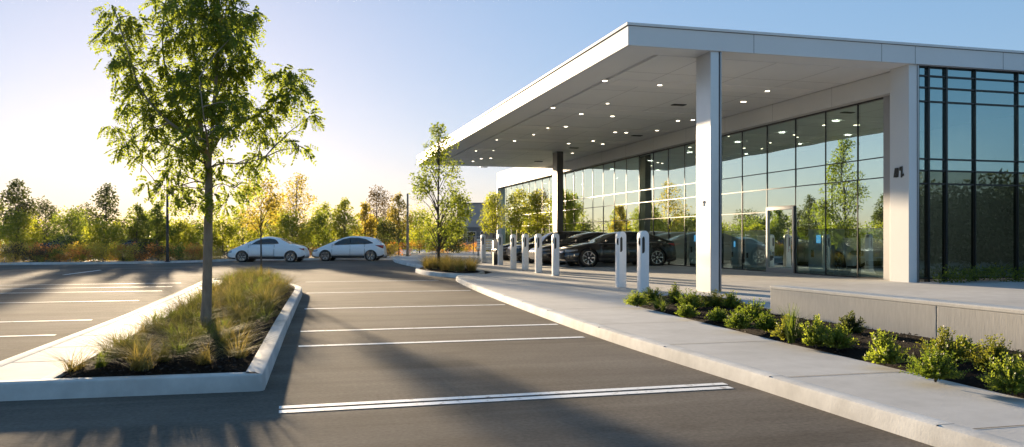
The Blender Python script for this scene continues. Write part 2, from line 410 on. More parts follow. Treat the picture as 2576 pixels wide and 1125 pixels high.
LBED = [(pr(8.3)+.10,8.235),(-.40,8.205),(-.37,8.23),(-.17,13),(.05,18),(.2,21.6),(.16,23.1),(-.26,25.4),(-1.0,27.3),(-1.85,27.9),(pr(26)+.10,26.5),(pr(18)+.10,18)]
mulch_bed(LBED, .125, .10, 5200, ymax=22)
RBED = [(5.62,-6),(5.62,5.3),(5.86,9),(6.18,12.6),(6.42,15.2),(6.9,16.3),(7.9,16.75),(8.7,16.6),(8.95,15.8),(8.5,14.0),(8.2,12.55),(7.88,12.55),(7.88,-6)]
mulch_bed(RBED, .142, .07, 6500)
SBED_C = (6.35, 33.6)
SI = [(SBED_C[0]+1.18*math.cos(a)*(1 if math.cos(a)<0 else 1.05), SBED_C[1]+4.1*math.sin(a)) for a in np.linspace(0, 2*math.pi, 40, endpoint=False)]
k = sweep('kerb', list(reversed([Vector(p) for p in SI])), KP(.16, .17), kerbm, closed=True); tag(k, kind='structure')
SB = [(SBED_C[0]+(x-SBED_C[0])*.86, SBED_C[1]+(y-SBED_C[1])*.955) for x, y in SI]
mulch_bed(SB, .13, .10, 500)

# ------------------------------------------------------------------ concrete wall
wx0, wx1 = 7.90, 8.20
o = empty('concrete_wall', (8.05, 5, .14), 'long low pale concrete wall behind the shrub bed', 'wall')
mb = MB()
for a, c in ((-6, .9), (.915, 5.2), (5.215, 8.75), (8.765, 12.5)): mb.box(wx0-8.05, wx1-8.05, a-5, c-5, -.05, .42)
mb.build('wall_panel', wallc, o, bevel=.008)
mb = MB(); mb.box(wx0-8.055, wx1-8.045, -11, 7.505, .42, .475); mb.build('coping', copc, o, bevel=.012)

# ------------------------------------------------------------------ building
SOF = 5.73; TOP = 6.22; CX0 = 7.35; CY0 = 17.3; CY1 = 48.4; GX = 15.3; HX = 15.0; BX1 = 32.0; BY1 = 59.8
B = empty('glass_building', (15, 40, .3), 'long glass fronted building with a flat white canopy roof on blade columns', 'building')
def part(mbq, name, mats, parent=None, bevel=0):
    par = parent if parent is not None else B
    o = mbq.build(name, mats, par, bevel=bevel)
    o.matrix_parent_inverse = Matrix.Identity(4)
    o.location = -Vector(B.location) if parent is None else Vector((0,0,0))
    return o
roof = MB(); roof.box(CX0+.12, BX1, CY0+.12, CY1-.12, SOF+.05, TOP-.06); roof.box(HX+.02, BX1, CY1-.12, BY1-.02, SOF, TOP+.05)
roof = part(roof, 'canopy_roof', soffitm)
m = MB()
# rim (outer frame) leaves a recessed groove before the soffit field
m.box(CX0+.06, CX0+.95, CY0+.06, CY1-.06, SOF, SOF+.2); m.box(CX0+.95, BX1, CY0+.06, CY0+.75, SOF, SOF+.2); m.box(CX0+.95, HX, CY1-.6, CY1-.06, SOF, SOF+.2)
m.box(CX0+1.08, HX-.02, CY0+.75, CY1-.62, SOF-.01, SOF+.19)
part(m, 'soffit', soffitm, roof)
for yb_ in [gp_ for gp_ in []]: pass
def sofpt(u, v):
    Y = (CAMZ-SOF)*F/(v-VH); return b2((u-U0)/F*Y, Y)
z8 = lambda x, y: ((1340+x*1060/2385)/1.28, (60+y*1060/2385)/1.28)
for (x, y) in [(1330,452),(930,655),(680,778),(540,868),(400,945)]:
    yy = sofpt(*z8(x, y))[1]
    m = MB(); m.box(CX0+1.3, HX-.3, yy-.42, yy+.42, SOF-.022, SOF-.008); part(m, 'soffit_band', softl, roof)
m = MB()
for x in (9.6, 11.6, 13.4): m.box(x-.006, x+.006, CY0+.8, CY1-.7, SOF-.012, SOF-.008)
for yy in np.arange(20, 48, 2.6): m.box(CX0+1.1, HX-.05, yy-.005, yy+.005, SOF-.0125, SOF-.0085)
part(m, 'soffit_joint', greyp, roof)
m = MB(); m.box(CX0, CX0+.06, CY0, CY1, SOF, TOP-.05); m.box(CX0+.06, BX1+.06, CY0, CY0+.06, SOF, TOP-.05); m.box(CX0+.06, HX, CY1-.06, CY1, SOF, TOP-.05)
part(m, 'fascia', whitep, roof)
m = MB(); m.box(CX0-.035, CX0+.10, CY0-.035, CY1+.03, TOP-.045, TOP+.012); m.box(CX0+.10, BX1+.08, CY0-.035, CY0+.10, TOP-.045, TOP+.012); m.box(CX0+.1, HX, CY1-.1, CY1+.03, TOP-.045, TOP+.012)
part(m, 'roof_edge_cap', whitep, roof)
m = MB()
z6 = lambda x: (2200+x*1096/1340)/1.28
for zx in (277, 780, 912, 1258): xx = on_y(z6(zx), CY0); m.box(xx-.005, xx+.005, CY0-.002, CY0+.01, SOF, TOP-.05)
for yy in (22.6, 27.8, 29.6, 33.4, 38.6, 43.8): m.box(CX0-.002, CX0+.01, yy-.005, yy+.005, SOF, TOP-.05)
m.box(CX0-.004, CX0+.01, CY0-.004, CY1, TOP-.058, TOP-.046); m.box(CX0+.01, BX1, CY0-.004, CY0+.01, TOP-.058, TOP-.046)
part(m, 'fascia_joint', darkm, roof)
# downlights
DL = [(1365,447),(1763,478),(990,643),(1195,688),(1385,612),(952,790),(1083,780),(850,838),(583,876),(711,884),(432,957),(558,954),(470,1013),(540,1010),(411,1032),(1743,808),(1520,824),(1440,821),(1420,705),(1895,738),(2003,732),(2365,600),(1280,884),(1103,903),(1350,907),(1130,973)]
pxs = [z8(*p) for p in DL] + [((2200+.818*x)/1.28, (60+.818*y)/1.28) for x, y in ((330,283),(238,326),(37,398))]
ring = MB(); ring.tube([(0,0,-.006),(0,0,.02)], [.125,.125], 20); ring_me = ring.mesh('trim', whitep)
lamp = MB(); lamp.tube([(0,0,-.012),(0,0,-.006)], [.095,.1], 20); lamp_me = lamp.mesh('lens', lampm)
for i, p in enumerate(pxs):
    x, y = sofpt(*p)
    if y > CY1-.4 or x > HX-.2: continue
    sc = .5 if 13 > i > 2 and i % 3 else .7
    d = link('downlight', lamp_me, roof); d.location = Vector((x, y, SOF-.012)); d.scale = (sc, sc, 1)
    d2 = link('downlight_trim', ring_me, roof); d2.location = Vector((x, y, SOF-.012)); d2.scale = (sc, sc, 1)
m_v = MB(); m_v.box(-.22,.22,-.12,.12,-.02,.01)
for k in range(4): m_v.box(-.2,.2,-.09+k*.05,-.07+k*.05,-.028,-.02)
vme = m_v.mesh('vent', darkm)
for p in [(1900,622),(1140,935),(885,1033),(488,1074),(1597,846)]:
    x, y = sofpt(*z8(*p)); v_ = link('ceiling_vent', vme, roof); v_.location = (x, y, SOF-.01)
# blade columns
cx, cy = gp(1790, 740, .14)
c = MB(); c.box(9.42, 9.63, 17.36, 18.06, .13, SOF); colo = part(c, 'column', colm, bevel=.006); colo['label'] = 'pale grey steel blade column standing by the shrub bed'
c = MB(); c.box(9.66, 9.69, 17.345, 18.06, .13, SOF); c.box(9.631,9.66,17.40,18.0,.13,SOF); part(c, 'column_edge', alum)
Yc = (SOF-CAMZ)*F/(602-382); xc, yc = b2((1403-U0)/F*Yc, Yc)
c = MB(); c.box(xc-.16, xc+.16, yc-.35, yc+.35, .2, SOF); colo2 = part(c, 'column', dcolm, bevel=.006); colo2['label'] = 'dark charcoal column deeper under the canopy'
# white pier
px0 = 14.86
c = MB(); c.box(px0, 15.10, 17.38, 18.06, .25, SOF); pier = part(c, 'pier', whitep, bevel=.008)
c = MB(); c.box(15.10, 15.14, 17.36, 18.0, .25, SOF); part(c, 'pier_edge', alum, pier)
# writing on the pier and on the column: raised black characters
def glyphs(polys, to3, depth):
    g = MB()
    for pts in polys:
        n = len(pts); a = [to3(x, y, 0) for x, y in pts]; b_ = [to3(x, y, depth) for x, y in pts]
        g.add(a+b_, [tuple(range(n)), tuple(range(2*n-1, n-1, -1))]+[(i, i+n, (i+1) % n+n, (i+1) % n) for i in range(n)])
    return g
A1 = [[(435,700),(468,512),(500,512),(470,660),(490,660),(490,700)], [(500,512),(522,512),(522,705),(496,705),(496,612),(486,612)], [(530,512),(555,512),(552,700),(528,700)],
      [(580,512),(600,495),(658,492),(655,640),(648,715),(622,715),(628,530),(608,530),(606,572),(588,572)], [(656,640),(690,640),(690,680),(656,695)]]
pyc, pzc = 17.72, CAMZ + (602-433)/F*20.9
to_pier = lambda x, y, d: (px0-.004-d, pyc-(x-565)*.00138, pzc-(y-604)*.00124)
part(glyphs(A1, to_pier, .02), 'number', blackpl, pier)
A2 = [[(495,485),(520,485),(520,605),(525,700),(497,703)], [(520,485),(588,508),(560,522),(520,512)], [(540,535),(555,535),(548,590),(528,590)]]
pzk = CAMZ + (602-510)/F*19.2
to_col = lambda x, y, d: (9.414-d, 17.72-(x-530)*.00064*2.0, pzk-(y-595)*.00064)
part(glyphs(A2, to_col, .012), 'letter', blackpl, colo)
# header over the glass
c = MB(); c.box(HX, 15.42, 18.06, BY1, 5.17, SOF-.015); hdr = part(c, 'header', whitep)
c = MB()
for yy in np.arange(20.6, BY1, 3.0): c.box(HX-.002, HX+.01, yy-.005, yy+.005, 5.17, SOF)
part(c, 'header_joint', greyp, hdr)
c = MB(); c.box(HX, 15.42, CY1, BY1, SOF, TOP+.08); part(c, 'parapet', surf('pale_panel', (.50, .48, .45), (.55, .53, .50), scale=.5, rough=.7, spec=.2), hdr)
c = MB(); c.box(15.25, 15.4, 18.08, 18.775, .25, 5.169); part(c, 'end_frame', greyp)
# glazed bays
bounds = [18.8, 19.87, 21.3, 22.8, 24.4, 25.95, 27.4, 28.85, 30.3]
while bounds[-1] < BY1-1.2: bounds.append(bounds[-1]+1.475)
bounds[-1] = BY1-.1
for i, (a, b_) in enumerate(zip(bounds, bounds[1:])):
    door = abs(a-22.8) < .01
    f = MB()
    f.box(GX-.012, GX+.09, a-.012, a+.012, .28, 5.168)
    tr = [3.04, 3.58] + ([2.45] if door else ([2.29] if a > 24 else []))
    for z in tr: f.box(GX-.012, GX+.06, a+.022, b_-.022, z-.014, z+.014)
    f.box(GX-.03, GX+.09, a+.022, b_-.022, .28, .36); f.box(GX-.03, GX+.09, a+.022, b_-.022, 5.13, 5.17)
    w = part(f, 'window', darkm)
    zs = [.36]+sorted(tr)+[5.13]
    p_ = MB()
    for z0, z1 in zip(zs, zs[1:]):
        if door and z1 <= 2.46: continue
        if z0 < .4:
            lowp = MB(); x0 = GX+.006; lowp.add([(x0,a+.018,z0+.012),(x0,b_-.018,z0+.012),(x0,b_-.018,1.68),(x0,a+.018,1.68)], [(3,2,1,0)]); z0 = 1.685
        t = random.uniform(-.005, .005); x0 = GX+.006
        p_.add([(x0,a+.022,z0+.012),(x0+t,b_-.022,z0+.012),(x0+t,b_-.022,z1-.012),(x0,a+.022,z1-.012)], [(3,2,1,0)])
    part(p_, 'pane', pane_f, w)
    if not door: part(lowp, 'pane', pane_l, w)
    if door:
        dd = MB(); 
        for y0, y1 in ((a+.03, a+.11), (b_-.11, b_-.03)): dd.box(GX-.06, GX+.03, y0, y1, .33, 2.44)
        dd.box(GX-.06, GX+.03, a+.11, b_-.11, 2.34, 2.44); dd.box(GX-.06, GX+.03, a+.11, b_-.11, .33, .48)
        dr = part(dd, 'door', alum, bevel=.004)
        gg = MB(); gg.add([(GX-.01,a+.11,.48),(GX-.01,b_-.11,.48),(GX-.01,b_-.11,2.34),(GX-.01,a+.11,2.34)], [(3,2,1,0)]); part(gg, 'glass', pane_f, dr)
        hh = MB(); hh.tube([(GX-.12,a+.2,1.0),(GX-.12,a+.2,1.75)], [.016,.016], 8); hh.box(GX-.12,GX-.06,a+.185,a+.215,1.05,1.08); hh.box(GX-.12,GX-.06,a+.185,a+.215,1.66,1.69); part(hh, 'handle', alum, dr)
lm2 = MB(); lm2.tube([(0,0,0),(0,0,.03)], [.11,.11], 16); lm2 = lm2.mesh('lens', surf('interior_lamp', (.9,.9,.85), emit=((1,.92,.80), 45.0)))
for x_ in (16.9, 19.6):
    for y_ in (23, 26, 29, 33, 37, 42, 48, 54):
        d = link('interior_light', lm2, B); d.location = Vector((x_, y_, 5.155))-Vector(B.location)
# right-hand curtain wall (facing the viewer)
KY = 17.50
cwx = [on_y(z6(z), KY) for z in (920, 960, 1030, 1143, 1310)]
st = cwx[4]-cwx[3]; cwx += [cwx[4]+.5, cwx[4]+.5+st*.62, cwx[4]+.5+st*1.5]
while cwx[-1] < 30: cwx.append(cwx[-1]+st)
cwz = [.42, 2.79, 3.12, 3.41, 4.85, 5.196, 5.49, 5.72]
for i, (a, b_) in enumerate(zip(cwx, cwx[1:])):
    f = MB(); th = .05 if i in (1, 2) else .026
    f.box(a-th/2, a+th/2, KY-.06, KY+.08, .30, SOF-.003)
    for z in cwz: f.box(a+th/2, b_-.02, KY-.045, KY+.06, z-.018, z+.018)
    w = part(f, 'curtain_window', framem)
    p_ = MB()
    for z0, z1 in zip(cwz, cwz[1:]):
        p_.cur = 1 if z1 < 3.2 else 0
        t = random.uniform(-.004, .004)
        p_.add([(a+.02,KY+.006,z0),(b_-.015,KY+.006+t,z0),(b_-.015,KY+.006+t,z1),(a+.02,KY+.006,z1)], [(0,1,2,3)])
    part(p_, 'pane', [pane_c, pane_d], w)
# interior shell
c = MB(); c.box(15.45, BX1, 17.62, BY1, .28, .325); part(c, 'interior_floor', intf)
c = MB(); c.box(15.45, BX1, 17.62, BY1, 5.19, 5.24); part(c, 'interior_ceiling', intc)
c = MB(); c.box(21.5, 21.7, 18.2, BY1, .33, 5.19); c.box(BX1, BX1+.2, 17.6, BY1, .2, TOP); c.box(15.42, BX1, BY1-.02, BY1+.2, .2, TOP); part(c, 'interior_wall', intw)
c = MB(); c.box(HX+.01, 15.44, BY1-.1, BY1+.2, .2, 5.2); part(c, 'end_wall', whitep)

# things behind the glass
def kiosk(x, y, w, d, h, label, scr=True):
    k_ = empty('charging_cabinet', (x, y, .325), label, 'cabinet', 'white cabinets behind the glass')
    b_ = MB(); b_.box(-d/2, d/2, -w/2, w/2, .1, h); b_.build('body', chw, k_, bevel=.05)
    b_ = MB(); b_.box(-d/2+.04, d/2-.04, -w/2+.04, w/2-.04, 0, .1); b_.build('plinth', blackpl, k_)
    if scr:
        b_ = MB(); b_.box(-d/2-.012, -d/2, -w*.14, w*.06, h*.64, h*.80); b_.build('screen', screenm, k_)
    b_ = MB(); b_.box(-d/2-.03, -d/2, w*.2, w*.3, h*.35, h*.5); b_.build('cable_holder', blackpl, k_)
kiosk(15.9, 30.0, 1.1, .6, 1.55, 'white cabinet with blue screen behind the glass, just past the near column')
kiosk(15.85, 27.0, .5, .5, 1.25, 'slim white cabinet with small blue screen beside the glass door')
kiosk(15.9, 25.9, .8, .6, 1.2, 'squat white cabinet inside the glass, next to the slim one', False)
kiosk(15.9, 22.1, 1.0, .6, 1.5, 'white cabinet with blue screen behind the glass, between door and white car')

# ------------------------------------------------------------------ chargers
def bool_cut(o, cutters):
    for c_ in cutters:
        md = o.modifiers.new('c', 'BOOLEAN'); md.operation = 'DIFFERENCE'; md.object = c_; md.solver = 'EXACT'
    dg = bpy.context.evaluated_depsgraph_get(); dg.update()
    me = bpy.data.meshes.new_from_object(o.evaluated_get(dg)); o.modifiers.clear(); o.data = me
    for c_ in cutters: bpy.data.objects.remove(c_)
def make_charger():
    ch = empty('ev_charger', (0,0,0), '-', 'ev charger', 'white charging posts along the plaza')
    w, d, h, r = .215, .235, 1.46, .1
    prof = [(-w/2, 0), (w/2, 0)] + [(w/2-r*1.0+r*math.cos(a), h-r*1.25+1.25*r*math.sin(a)) for a in np.linspace(0, math.pi/2, 8)] + [(-w/2+r-r*math.sin(a), h-r*1.25+1.25*r*math.cos(a)) for a in np.linspace(0, math.pi/2, 8)]
    b_ = MB(); n = len(prof)
    b_.add([(x,-d/2,z) for x,z in prof]+[(x,d/2,z) for x,z in prof], [tuple(range(n)), tuple(range(2*n-1,n-1,-1))]+[((i+1)%n, i, i+n, (i+1)%n+n) for i in range(n)])
    body = b_.build('body', chw, ch, bevel=.014)
    slot = [(-.072,.93),(-.035,.93),(-.012,.95),(0,.985),(0,1.27),(-.012,1.31),(-.03,1.33),(-.072,1.285)]
    k_ = MB(); n = len(slot)
    k_.add([(x,-d/2-.05,z) for x,z in slot]+[(x,-d/2+.06,z) for x,z in slot], [tuple(range(n)), tuple(range(2*n-1,n-1,-1))]+[((i+1)%n, i, i+n, (i+1)%n+n) for i in range(n)])
    c1 = k_.build('cut', chw)
    k_ = MB(); k_.box(-w/2-.05, -w/2+.04, -d/2+.02, -d/2+.12, 1.11, 1.29); c2 = k_.build('cut', chw)
    bool_cut(body, [c1, c2]); autosmooth(body, 40)
    k_ = MB(); n = len(slot)
    s2 = [(-.036+(x+.036)*1.0, z) for x, z in slot]
    k_.add([(x,-d/2+.012,z) for x,z in s2]+[(x,-d/2+.0595,z) for x,z in s2], [tuple(range(n)), tuple(range(2*n-1,n-1,-1))]+[((i+1)%n, i, i+n, (i+1)%n+n) for i in range(n)])
    k_.build('recess', blackpl, ch)
    k_ = MB(); k_.box(-w/2+.012, -w/2+.039, -d/2+.021, -d/2+.119, 1.111, 1.289); k_.build('holster', blackpl, ch)
    k_ = MB(); k_.tube([(-w/2-.005,-d/2+.07,1.14),(-w/2-.012,-d/2+.07,1.2),(-w/2-.002,-d/2+.07,1.27)], [.016,.02,.016], 8); k_.build('plug', darkm, ch, smooth=True)
    k_ = MB(); k_.box(-w/2-.01, w/2+.01, -d/2-.01, d/2+.01, 0, .012); k_.build('base_plate', alum, ch)
    return ch
proto = make_charger()
CH = [((1215,663),'white charging post farthest along the plaza'),((1258,669),'white charging post beside the dark litter bin'),((1291,677),'white charging post third from the far end, beside the black cars'),
      ((1321,680),'white charging post in the middle of the far cluster, before a black car'),((1354,686),'white charging post fifth from the far end, before the black cars'),((1397,693),'white charging post close to the dark column and black sedan nose'),
      ((1561,723),'white charging post standing before the black sedan doors'),((1617,735),'white charging post closest to the shrub bed and pale column')]
for i, ((u, v), lab) in enumerate(CH):
    c_ = proto if i == 0 else copy_tree(proto)
    x, y = gp(u, v, .15); c_.location = (x, y, pz(x)); c_['label'] = lab; c_.rotation_euler.z = random.uniform(-.05, .05)

# ------------------------------------------------------------------ cars
def lerp_keys(keys, x):
    if x <= keys[0][0]: return keys[0][1]
    for (a, va), (b_, vb) in zip(keys, keys[1:]):
        if x <= b_: t = (x-a)/(b_-a); return va+(vb-va)*t
    return keys[-1][1]
def smooth_keys(keys, n=200):
    P = spline([(a, b_) for a, b_ in keys], 8); return [(p.x, p.y) for p in P]
def build_car(name, spec, paintm, label, group=None):
    """car pointing towards -x; x=0 at the nose, centred on y=0, wheels on z=0"""
    root = empty(name, (0,0,0), label, 'car', group)
    top = smooth_keys(spec['top']); L_ = spec['len']; W = spec['w']/2
    belt = spec['belt']; zb = spec.get('zb', .2); wf, wr, rad = spec['wheels']
    def T(x): return lerp_keys(top, x)
    def hw(x):
        e = min(x, L_-x); k_ = 1-.30*math.exp(-e/.14)-.10*math.exp(-e/.55); return W*k_
    def BL(x): return min(lerp_keys(belt, x), T(x)-.03)
    def RW(x):
        c_ = max(0, min(1, (T(x)-BL(x))/.42)); return hw(x)*(.90-.26*c_)
    def BOT(x):
        e = min(x, L_-x); return zb + .16*math.exp(-e/.12)
    def side_y(x, z):
        zb_, bl, tp = BOT(x), BL(x), T(x); w = hw(x)
        if z <= bl:
            t = (z-zb_)/(bl-zb_+1e-6); t = max(0, min(1, t))
            return w*(.93+.07*math.sin(math.pi*min(1, t*1.05+.05))**.6 - .05*max(0, t-.72)/.28)
        t = (z-bl)/(max(.02, tp-.05-bl)); t = max(0, min(1, t)); w0 = side_y(x, bl-1e-5)
        return w0+(RW(x)-w0)*(t**1.15)
    xs_ = [0, .015, .04, .08] + list(np.linspace(.14, L_-.14, 74)) + [L_-.08, L_-.04, L_-.015, L_]
    rows_ = []
    for x in xs_:
        zb_, bl, tp = BOT(x), BL(x), T(x); pts = [(0, zb_), (hw(x)*.8, zb_), (side_y(x, zb_)*.985, zb_+.012)]
        for t in (.04, .12, .25, .4, .55, .7, .82, .92, 1.0): z = zb_+(bl-zb_)*t; pts.append((side_y(x, z), z))
        hi = max(bl+.012, tp-.05)
        for t in (.1, .3, .5, .7, .85, .97): z = bl+(hi-bl)*t; pts.append((side_y(x, z), z))
        r_ = RW(x)
        for q, dz in ((.93, .030), (.8, .016), (.55, .006), (.25, .001), (0, 0)): pts.append((r_*q, max(hi+.002, tp-dz)))
        rows_.append(pts)
    n = len(rows_[0]); b_ = MB(); vs = []; ringn = 2*n-2
    for x, pts in zip(xs_, rows_):
        vs += [(x, -y, z) for y, z in pts] + [(x, y, z) for y, z in reversed(pts[1:-1])]
    fs = []
    for i in range(len(xs_)-1):
        for k_ in range(ringn):
            k2 = (k_+1) % ringn; fs.append((i*ringn+k_, i*ringn+k2, (i+1)*ringn+k2, (i+1)*ringn+k_))
    fs += [tuple(range(ringn-1,-1,-1)), tuple(range((len(xs_)-1)*ringn, len(xs_)*ringn))]
    b_.add(vs, fs); body = b_.build('body', paintm, root)
    cuts = []
    for wx_ in (wf, wr):
        for s_ in (-1, 1):
            c_ = MB(); c_.tube([(wx_, s_*(W-.26), rad), (wx_, s_*(W+.2), rad)], [rad*1.17]*2, 36); cuts.append(c_.build('cut', paintm))
    bool_cut(body, cuts); autosmooth(body, 32)
    # wheels
    tyre = MB(); tyre.tube([(0,.105,0),(0,.10,0),(0,.085,0),(0,-.085,0),(0,-.10,0),(0,-.105,0)], [rad*.72,rad*.92,rad,rad,rad*.92,rad*.72], 32); tme = tyre.mesh('tyre', rubber, True)
    rim = MB(); n_s = spec.get('spokes', 10)
    for r0, r1 in ((rad*.66, rad*.72),):
        ri = []
        for k_ in range(32): a = 2*math.pi*k_/32; ri.append((math.cos(a), math.sin(a)))
        vv = [(c*r0,-.112,s*r0) for c,s in ri]+[(c*r1,-.112,s*r1) for c,s in ri]+[(c*r0,-.05,s*r0) for c,s in ri]
        rim.add(vv, [(k_, (k_+1)%32, 32+(k_+1)%32, 32+k_) for k_ in range(32)]+[(k_, 64+k_, 64+(k_+1)%32, (k_+1)%32) for k_ in range(32)])
    for k_ in range(n_s):
        a = 2*math.pi*k_/n_s; ca, sa = math.cos(a), math.sin(a); h_ = rad*.045*(10/n_s)**.5
        P = lambda r, o_, y: (ca*r-sa*o_, y, sa*r+ca*o_)
        tw = rad*.10
        rim.add([P(rad*.1,-h_,-.10),P(rad*.1,h_,-.10),P(rad*.67,h_*1.3+tw*.3,-.115),P(rad*.67,-h_*1.3+tw*.3,-.115),P(rad*.1,-h_,-.07),P(rad*.1,h_,-.07),P(rad*.67,h_*1.3+tw*.3,-.08),P(rad*.67,-h_*1.3+tw*.3,-.08)],
                [(3,2,1,0),(0,1,5,4),(1,2,6,5),(2,3,7,6),(3,0,4,7)])
    rim.tube([(0,-.118,0),(0,-.07,0)], [rad*.13]*2, 14); rme = rim.mesh('rim', alloy)
    hub = MB(); hub.tube([(0,-.06,0),(0,.1,0)], [rad*.7]*2, 24); hme = hub.mesh('disc', blackpl)
    lin = MB(); 
    for wx_ in (wf, wr):
        for s_ in (-1, 1):
            wl = link('wheel', tme, root, (wx_, s_*(W-.115), rad), (0, 0, 0 if s_ < 0 else math.pi))
            link('rim', rme, wl); link('brake_disc', hme, wl)
            lin = MB(); lin.tube([(wx_, s_*(W-.255), rad), (wx_, s_*(W-.03), rad)], [rad*1.165]*2, 32, cap=False)
            lin.add([(wx_+rad*1.16*math.cos(a), s_*(W-.254), rad+rad*1.16*math.sin(a)) for a in np.linspace(0, 2*math.pi, 24, endpoint=False)], [tuple(range(24))])
            link('wheel_arch', lin.mesh('liner', blackpl), root)
    def patch(nm, lo, hi, x0, x1, off, mat_, sides=(-1,1), nx=26, nz=5, parent=None):
        res = []
        for s_ in sides:
            g = MB(); vs = []
            for i in range(nx+1):
                x = x0+(x1-x0)*i/nx; a, c_ = lo(x), hi(x); c_ = max(c_, a+.002)
                for j in range(nz+1): z = a+(c_-a)*j/nz; vs.append((x, s_*(side_y(x, z)+off), z))
            fs = [(i*(nz+1)+j, (i+1)*(nz+1)+j, (i+1)*(nz+1)+j+1, i*(nz+1)+j+1) for i in range(nx) for j in range(nz)]
            if s_ > 0: fs = [tuple(reversed(f)) for f in fs]
            g.add(vs, fs); o_ = link(nm, g.mesh(nm, mat_, True), parent if parent is not None else root)
            sd = o_.modifiers.new('t', 'SOLIDIFY'); sd.thickness = .006; sd.offset = -1; res.append(o_)
        return res
    K = lambda keys: (lambda x: lerp_keys(keys, x))
    for d_ in spec['doors']:
        x0, x1 = d_; bl0 = .30
        patch('door_seam', lambda x: BOT(x)+.145, lambda x: BL(x)-.008, x0-.012, x1+.012, .002, blackpl)
        patch('door', lambda x: BOT(x)+.16, lambda x: BL(x)-.02, x0+.008, x1-.008, .008, paintm)
        for s_ in (-1, 1):
            h_ = MB(); xh = x1-.20; zh = BL(xh)-.13; yh = side_y(xh, zh)
            h_.box(xh-.09, xh+.09, s_*yh-.018, s_*yh+.018, zh-.012, zh+.012); link('door_handle', h_.mesh('h', spec.get('hmat', paintm)), root)
    for lo, hi in spec['windows']:
        x0 = lo[0][0]; x1 = lo[-1][0]; fr = spec.get('winframe')
        if fr: patch('window_frame', K([(a, z-.035) for a, z in lo]), K([(a, min(z+.03, T(a)-.03)) for a, z in hi]), x0-.05, x1+.05, .003, blackpl)
        patch('window', K(lo), K(hi), x0, x1, .007, cglass)
    patch('sill', lambda x: BOT(x)-.0+.005, lambda x: BOT(x)+.17, wf+rad*1.2, wr-rad*1.2, .008, blackpl, nz=2)
    # windscreen and rear window on the upper surface
    for nm, x0, x1 in (('windscreen', *spec['ws']), ('rear_window', *spec['rw'])):
        g = MB(); vs = []; nx, ny = 18, 8
        for i in range(nx+1):
            x = x0+(x1-x0)*i/nx; r_ = RW(x)*.95
            for j in range(ny+1):
                q = abs(2*j/ny-1); dz = .030*max(0, (q-.2)/.8)**2; vs.append((x, -r_+2*r_*j/ny, T(x)-dz+.007))
        g.add(vs, [(i*(ny+1)+j, i*(ny+1)+j+1, (i+1)*(ny+1)+j+1, (i+1)*(ny+1)+j) for i in range(nx) for j in range(ny)])
        g.f = [tuple(reversed(f)) for f in g.f]
        link(nm, g.mesh(nm, cglass, True), root)
    # lights
    hx0, hx1, hz0, hz1 = spec['head']
    patch('headlight', lambda x: hz0+(x-hx0)*.15, lambda x: hz1, hx0, hx1, .008, lens, nx=8, nz=3)
    tx0, tx1, tz0, tz1 = spec['tail']
    patch('tail_light', lambda x: tz1-.01-(tz1-tz0)*(x-tx0)/(tx1-tx0), lambda x: tz1, tx0, tx1, .008, redl, nx=8, nz=3)
    for s_ in (-1, 1):
        mx_, mz_ = spec['mirror']; yy = side_y(mx_, mz_)
        h_ = MB(); h_.box(mx_-.07, mx_+.09, s_*(yy+.13)-.10, s_*(yy+.13)+.10, mz_-.03, mz_+.10); link('wing_mirror', h_.mesh('m', blackpl if paintm is bpaint else spec.get('mmat', paintm)), root).modifiers.new('b','BEVEL').width = .03
    # front grille, bumper lip, rear bumper
    g = MB()
    gz0, gz1, gw = spec['grille']
    vs = []
    for j in range(9):
        y = -gw+2*gw*j/8; 
        xf = .0
        for x in [0,.01,.02,.03,.05,.07,.1,.14,.18,.24,.3]:
            if side_y(x, (gz0+gz1)/2) >= abs(y)*.995: xf = x; break
        vs += [(xf-.02, y, gz0), (xf-.02, y, gz1), (xf+.03, y, gz1), (xf+.03, y, gz0)]
    for j in range(8):
        a = j*4; g.add([], []); g.f += [(a, a+4, a+5, a+1), (a+1, a+5, a+6, a+2), (a, a+3, a+7, a+4)]; g.m += [0]*3
    g.v = vs; link('grille', g.mesh('g', spec.get('gmat', blackpl)), root)
    patch('bumper', lambda x: BOT(x)+.0, lambda x: BOT(x)+.09, .03, wf-rad*1.22, .010, blackpl, nx=10, nz=2)
    patch('bumper', lambda x: BOT(x)+.0, lambda x: BOT(x)+.13, wr+rad*1.22, L_-.03, .010, blackpl, nx=10, nz=2)
    h_ = MB(); h_.box(-.012, .05, -.25, .25, .42, .53); link('number_plate', h_.mesh('np', fgrey), root)
    if spec.get('trim'):
        patch('chrome_trim', lambda x: BL(x)-.02, lambda x: BL(x)+.0, spec['ws'][0], spec['rw'][1], .006, alum, nz=1)
    return root
k1 = .00388
car1 = dict(len=4.78, w=1.82, top=[((a-55)*k1, (470-z)*k1) for a, z in [(55,345),(70,312),(110,285),(200,240),(330,182),(450,128),(560,88),(680,67),(800,75),(900,102),(1000,150),(1060,178),(1180,205),(1245,245),(1275,310),(1287,345)]],
    belt=[(0,.60),(.5,.86),(1.2,1.02),(1.6,1.07),(3.2,1.08),(4.0,1.0),(4.6,.80),(4.78,.6)], wheels=((312-55)*k1, (1075-55)*k1, .335), zb=.19,
    doors=[(1.38,2.95)], windows=[([(1.55,1.085),(2.6,1.105),(3.2,1.12)], [(1.55,1.09),(1.85,1.30),(2.15,1.41),(2.6,1.45),(2.95,1.40),(3.1,1.30),(3.2,1.16)])],
    ws=(1.15,1.95), rw=(3.3,3.88), head=(.12,.36,.56,.70), tail=(4.42,4.72,.72,.84), mirror=(1.45,1.06), grille=(.26,.42,.62), spokes=6)
k2 = .00402
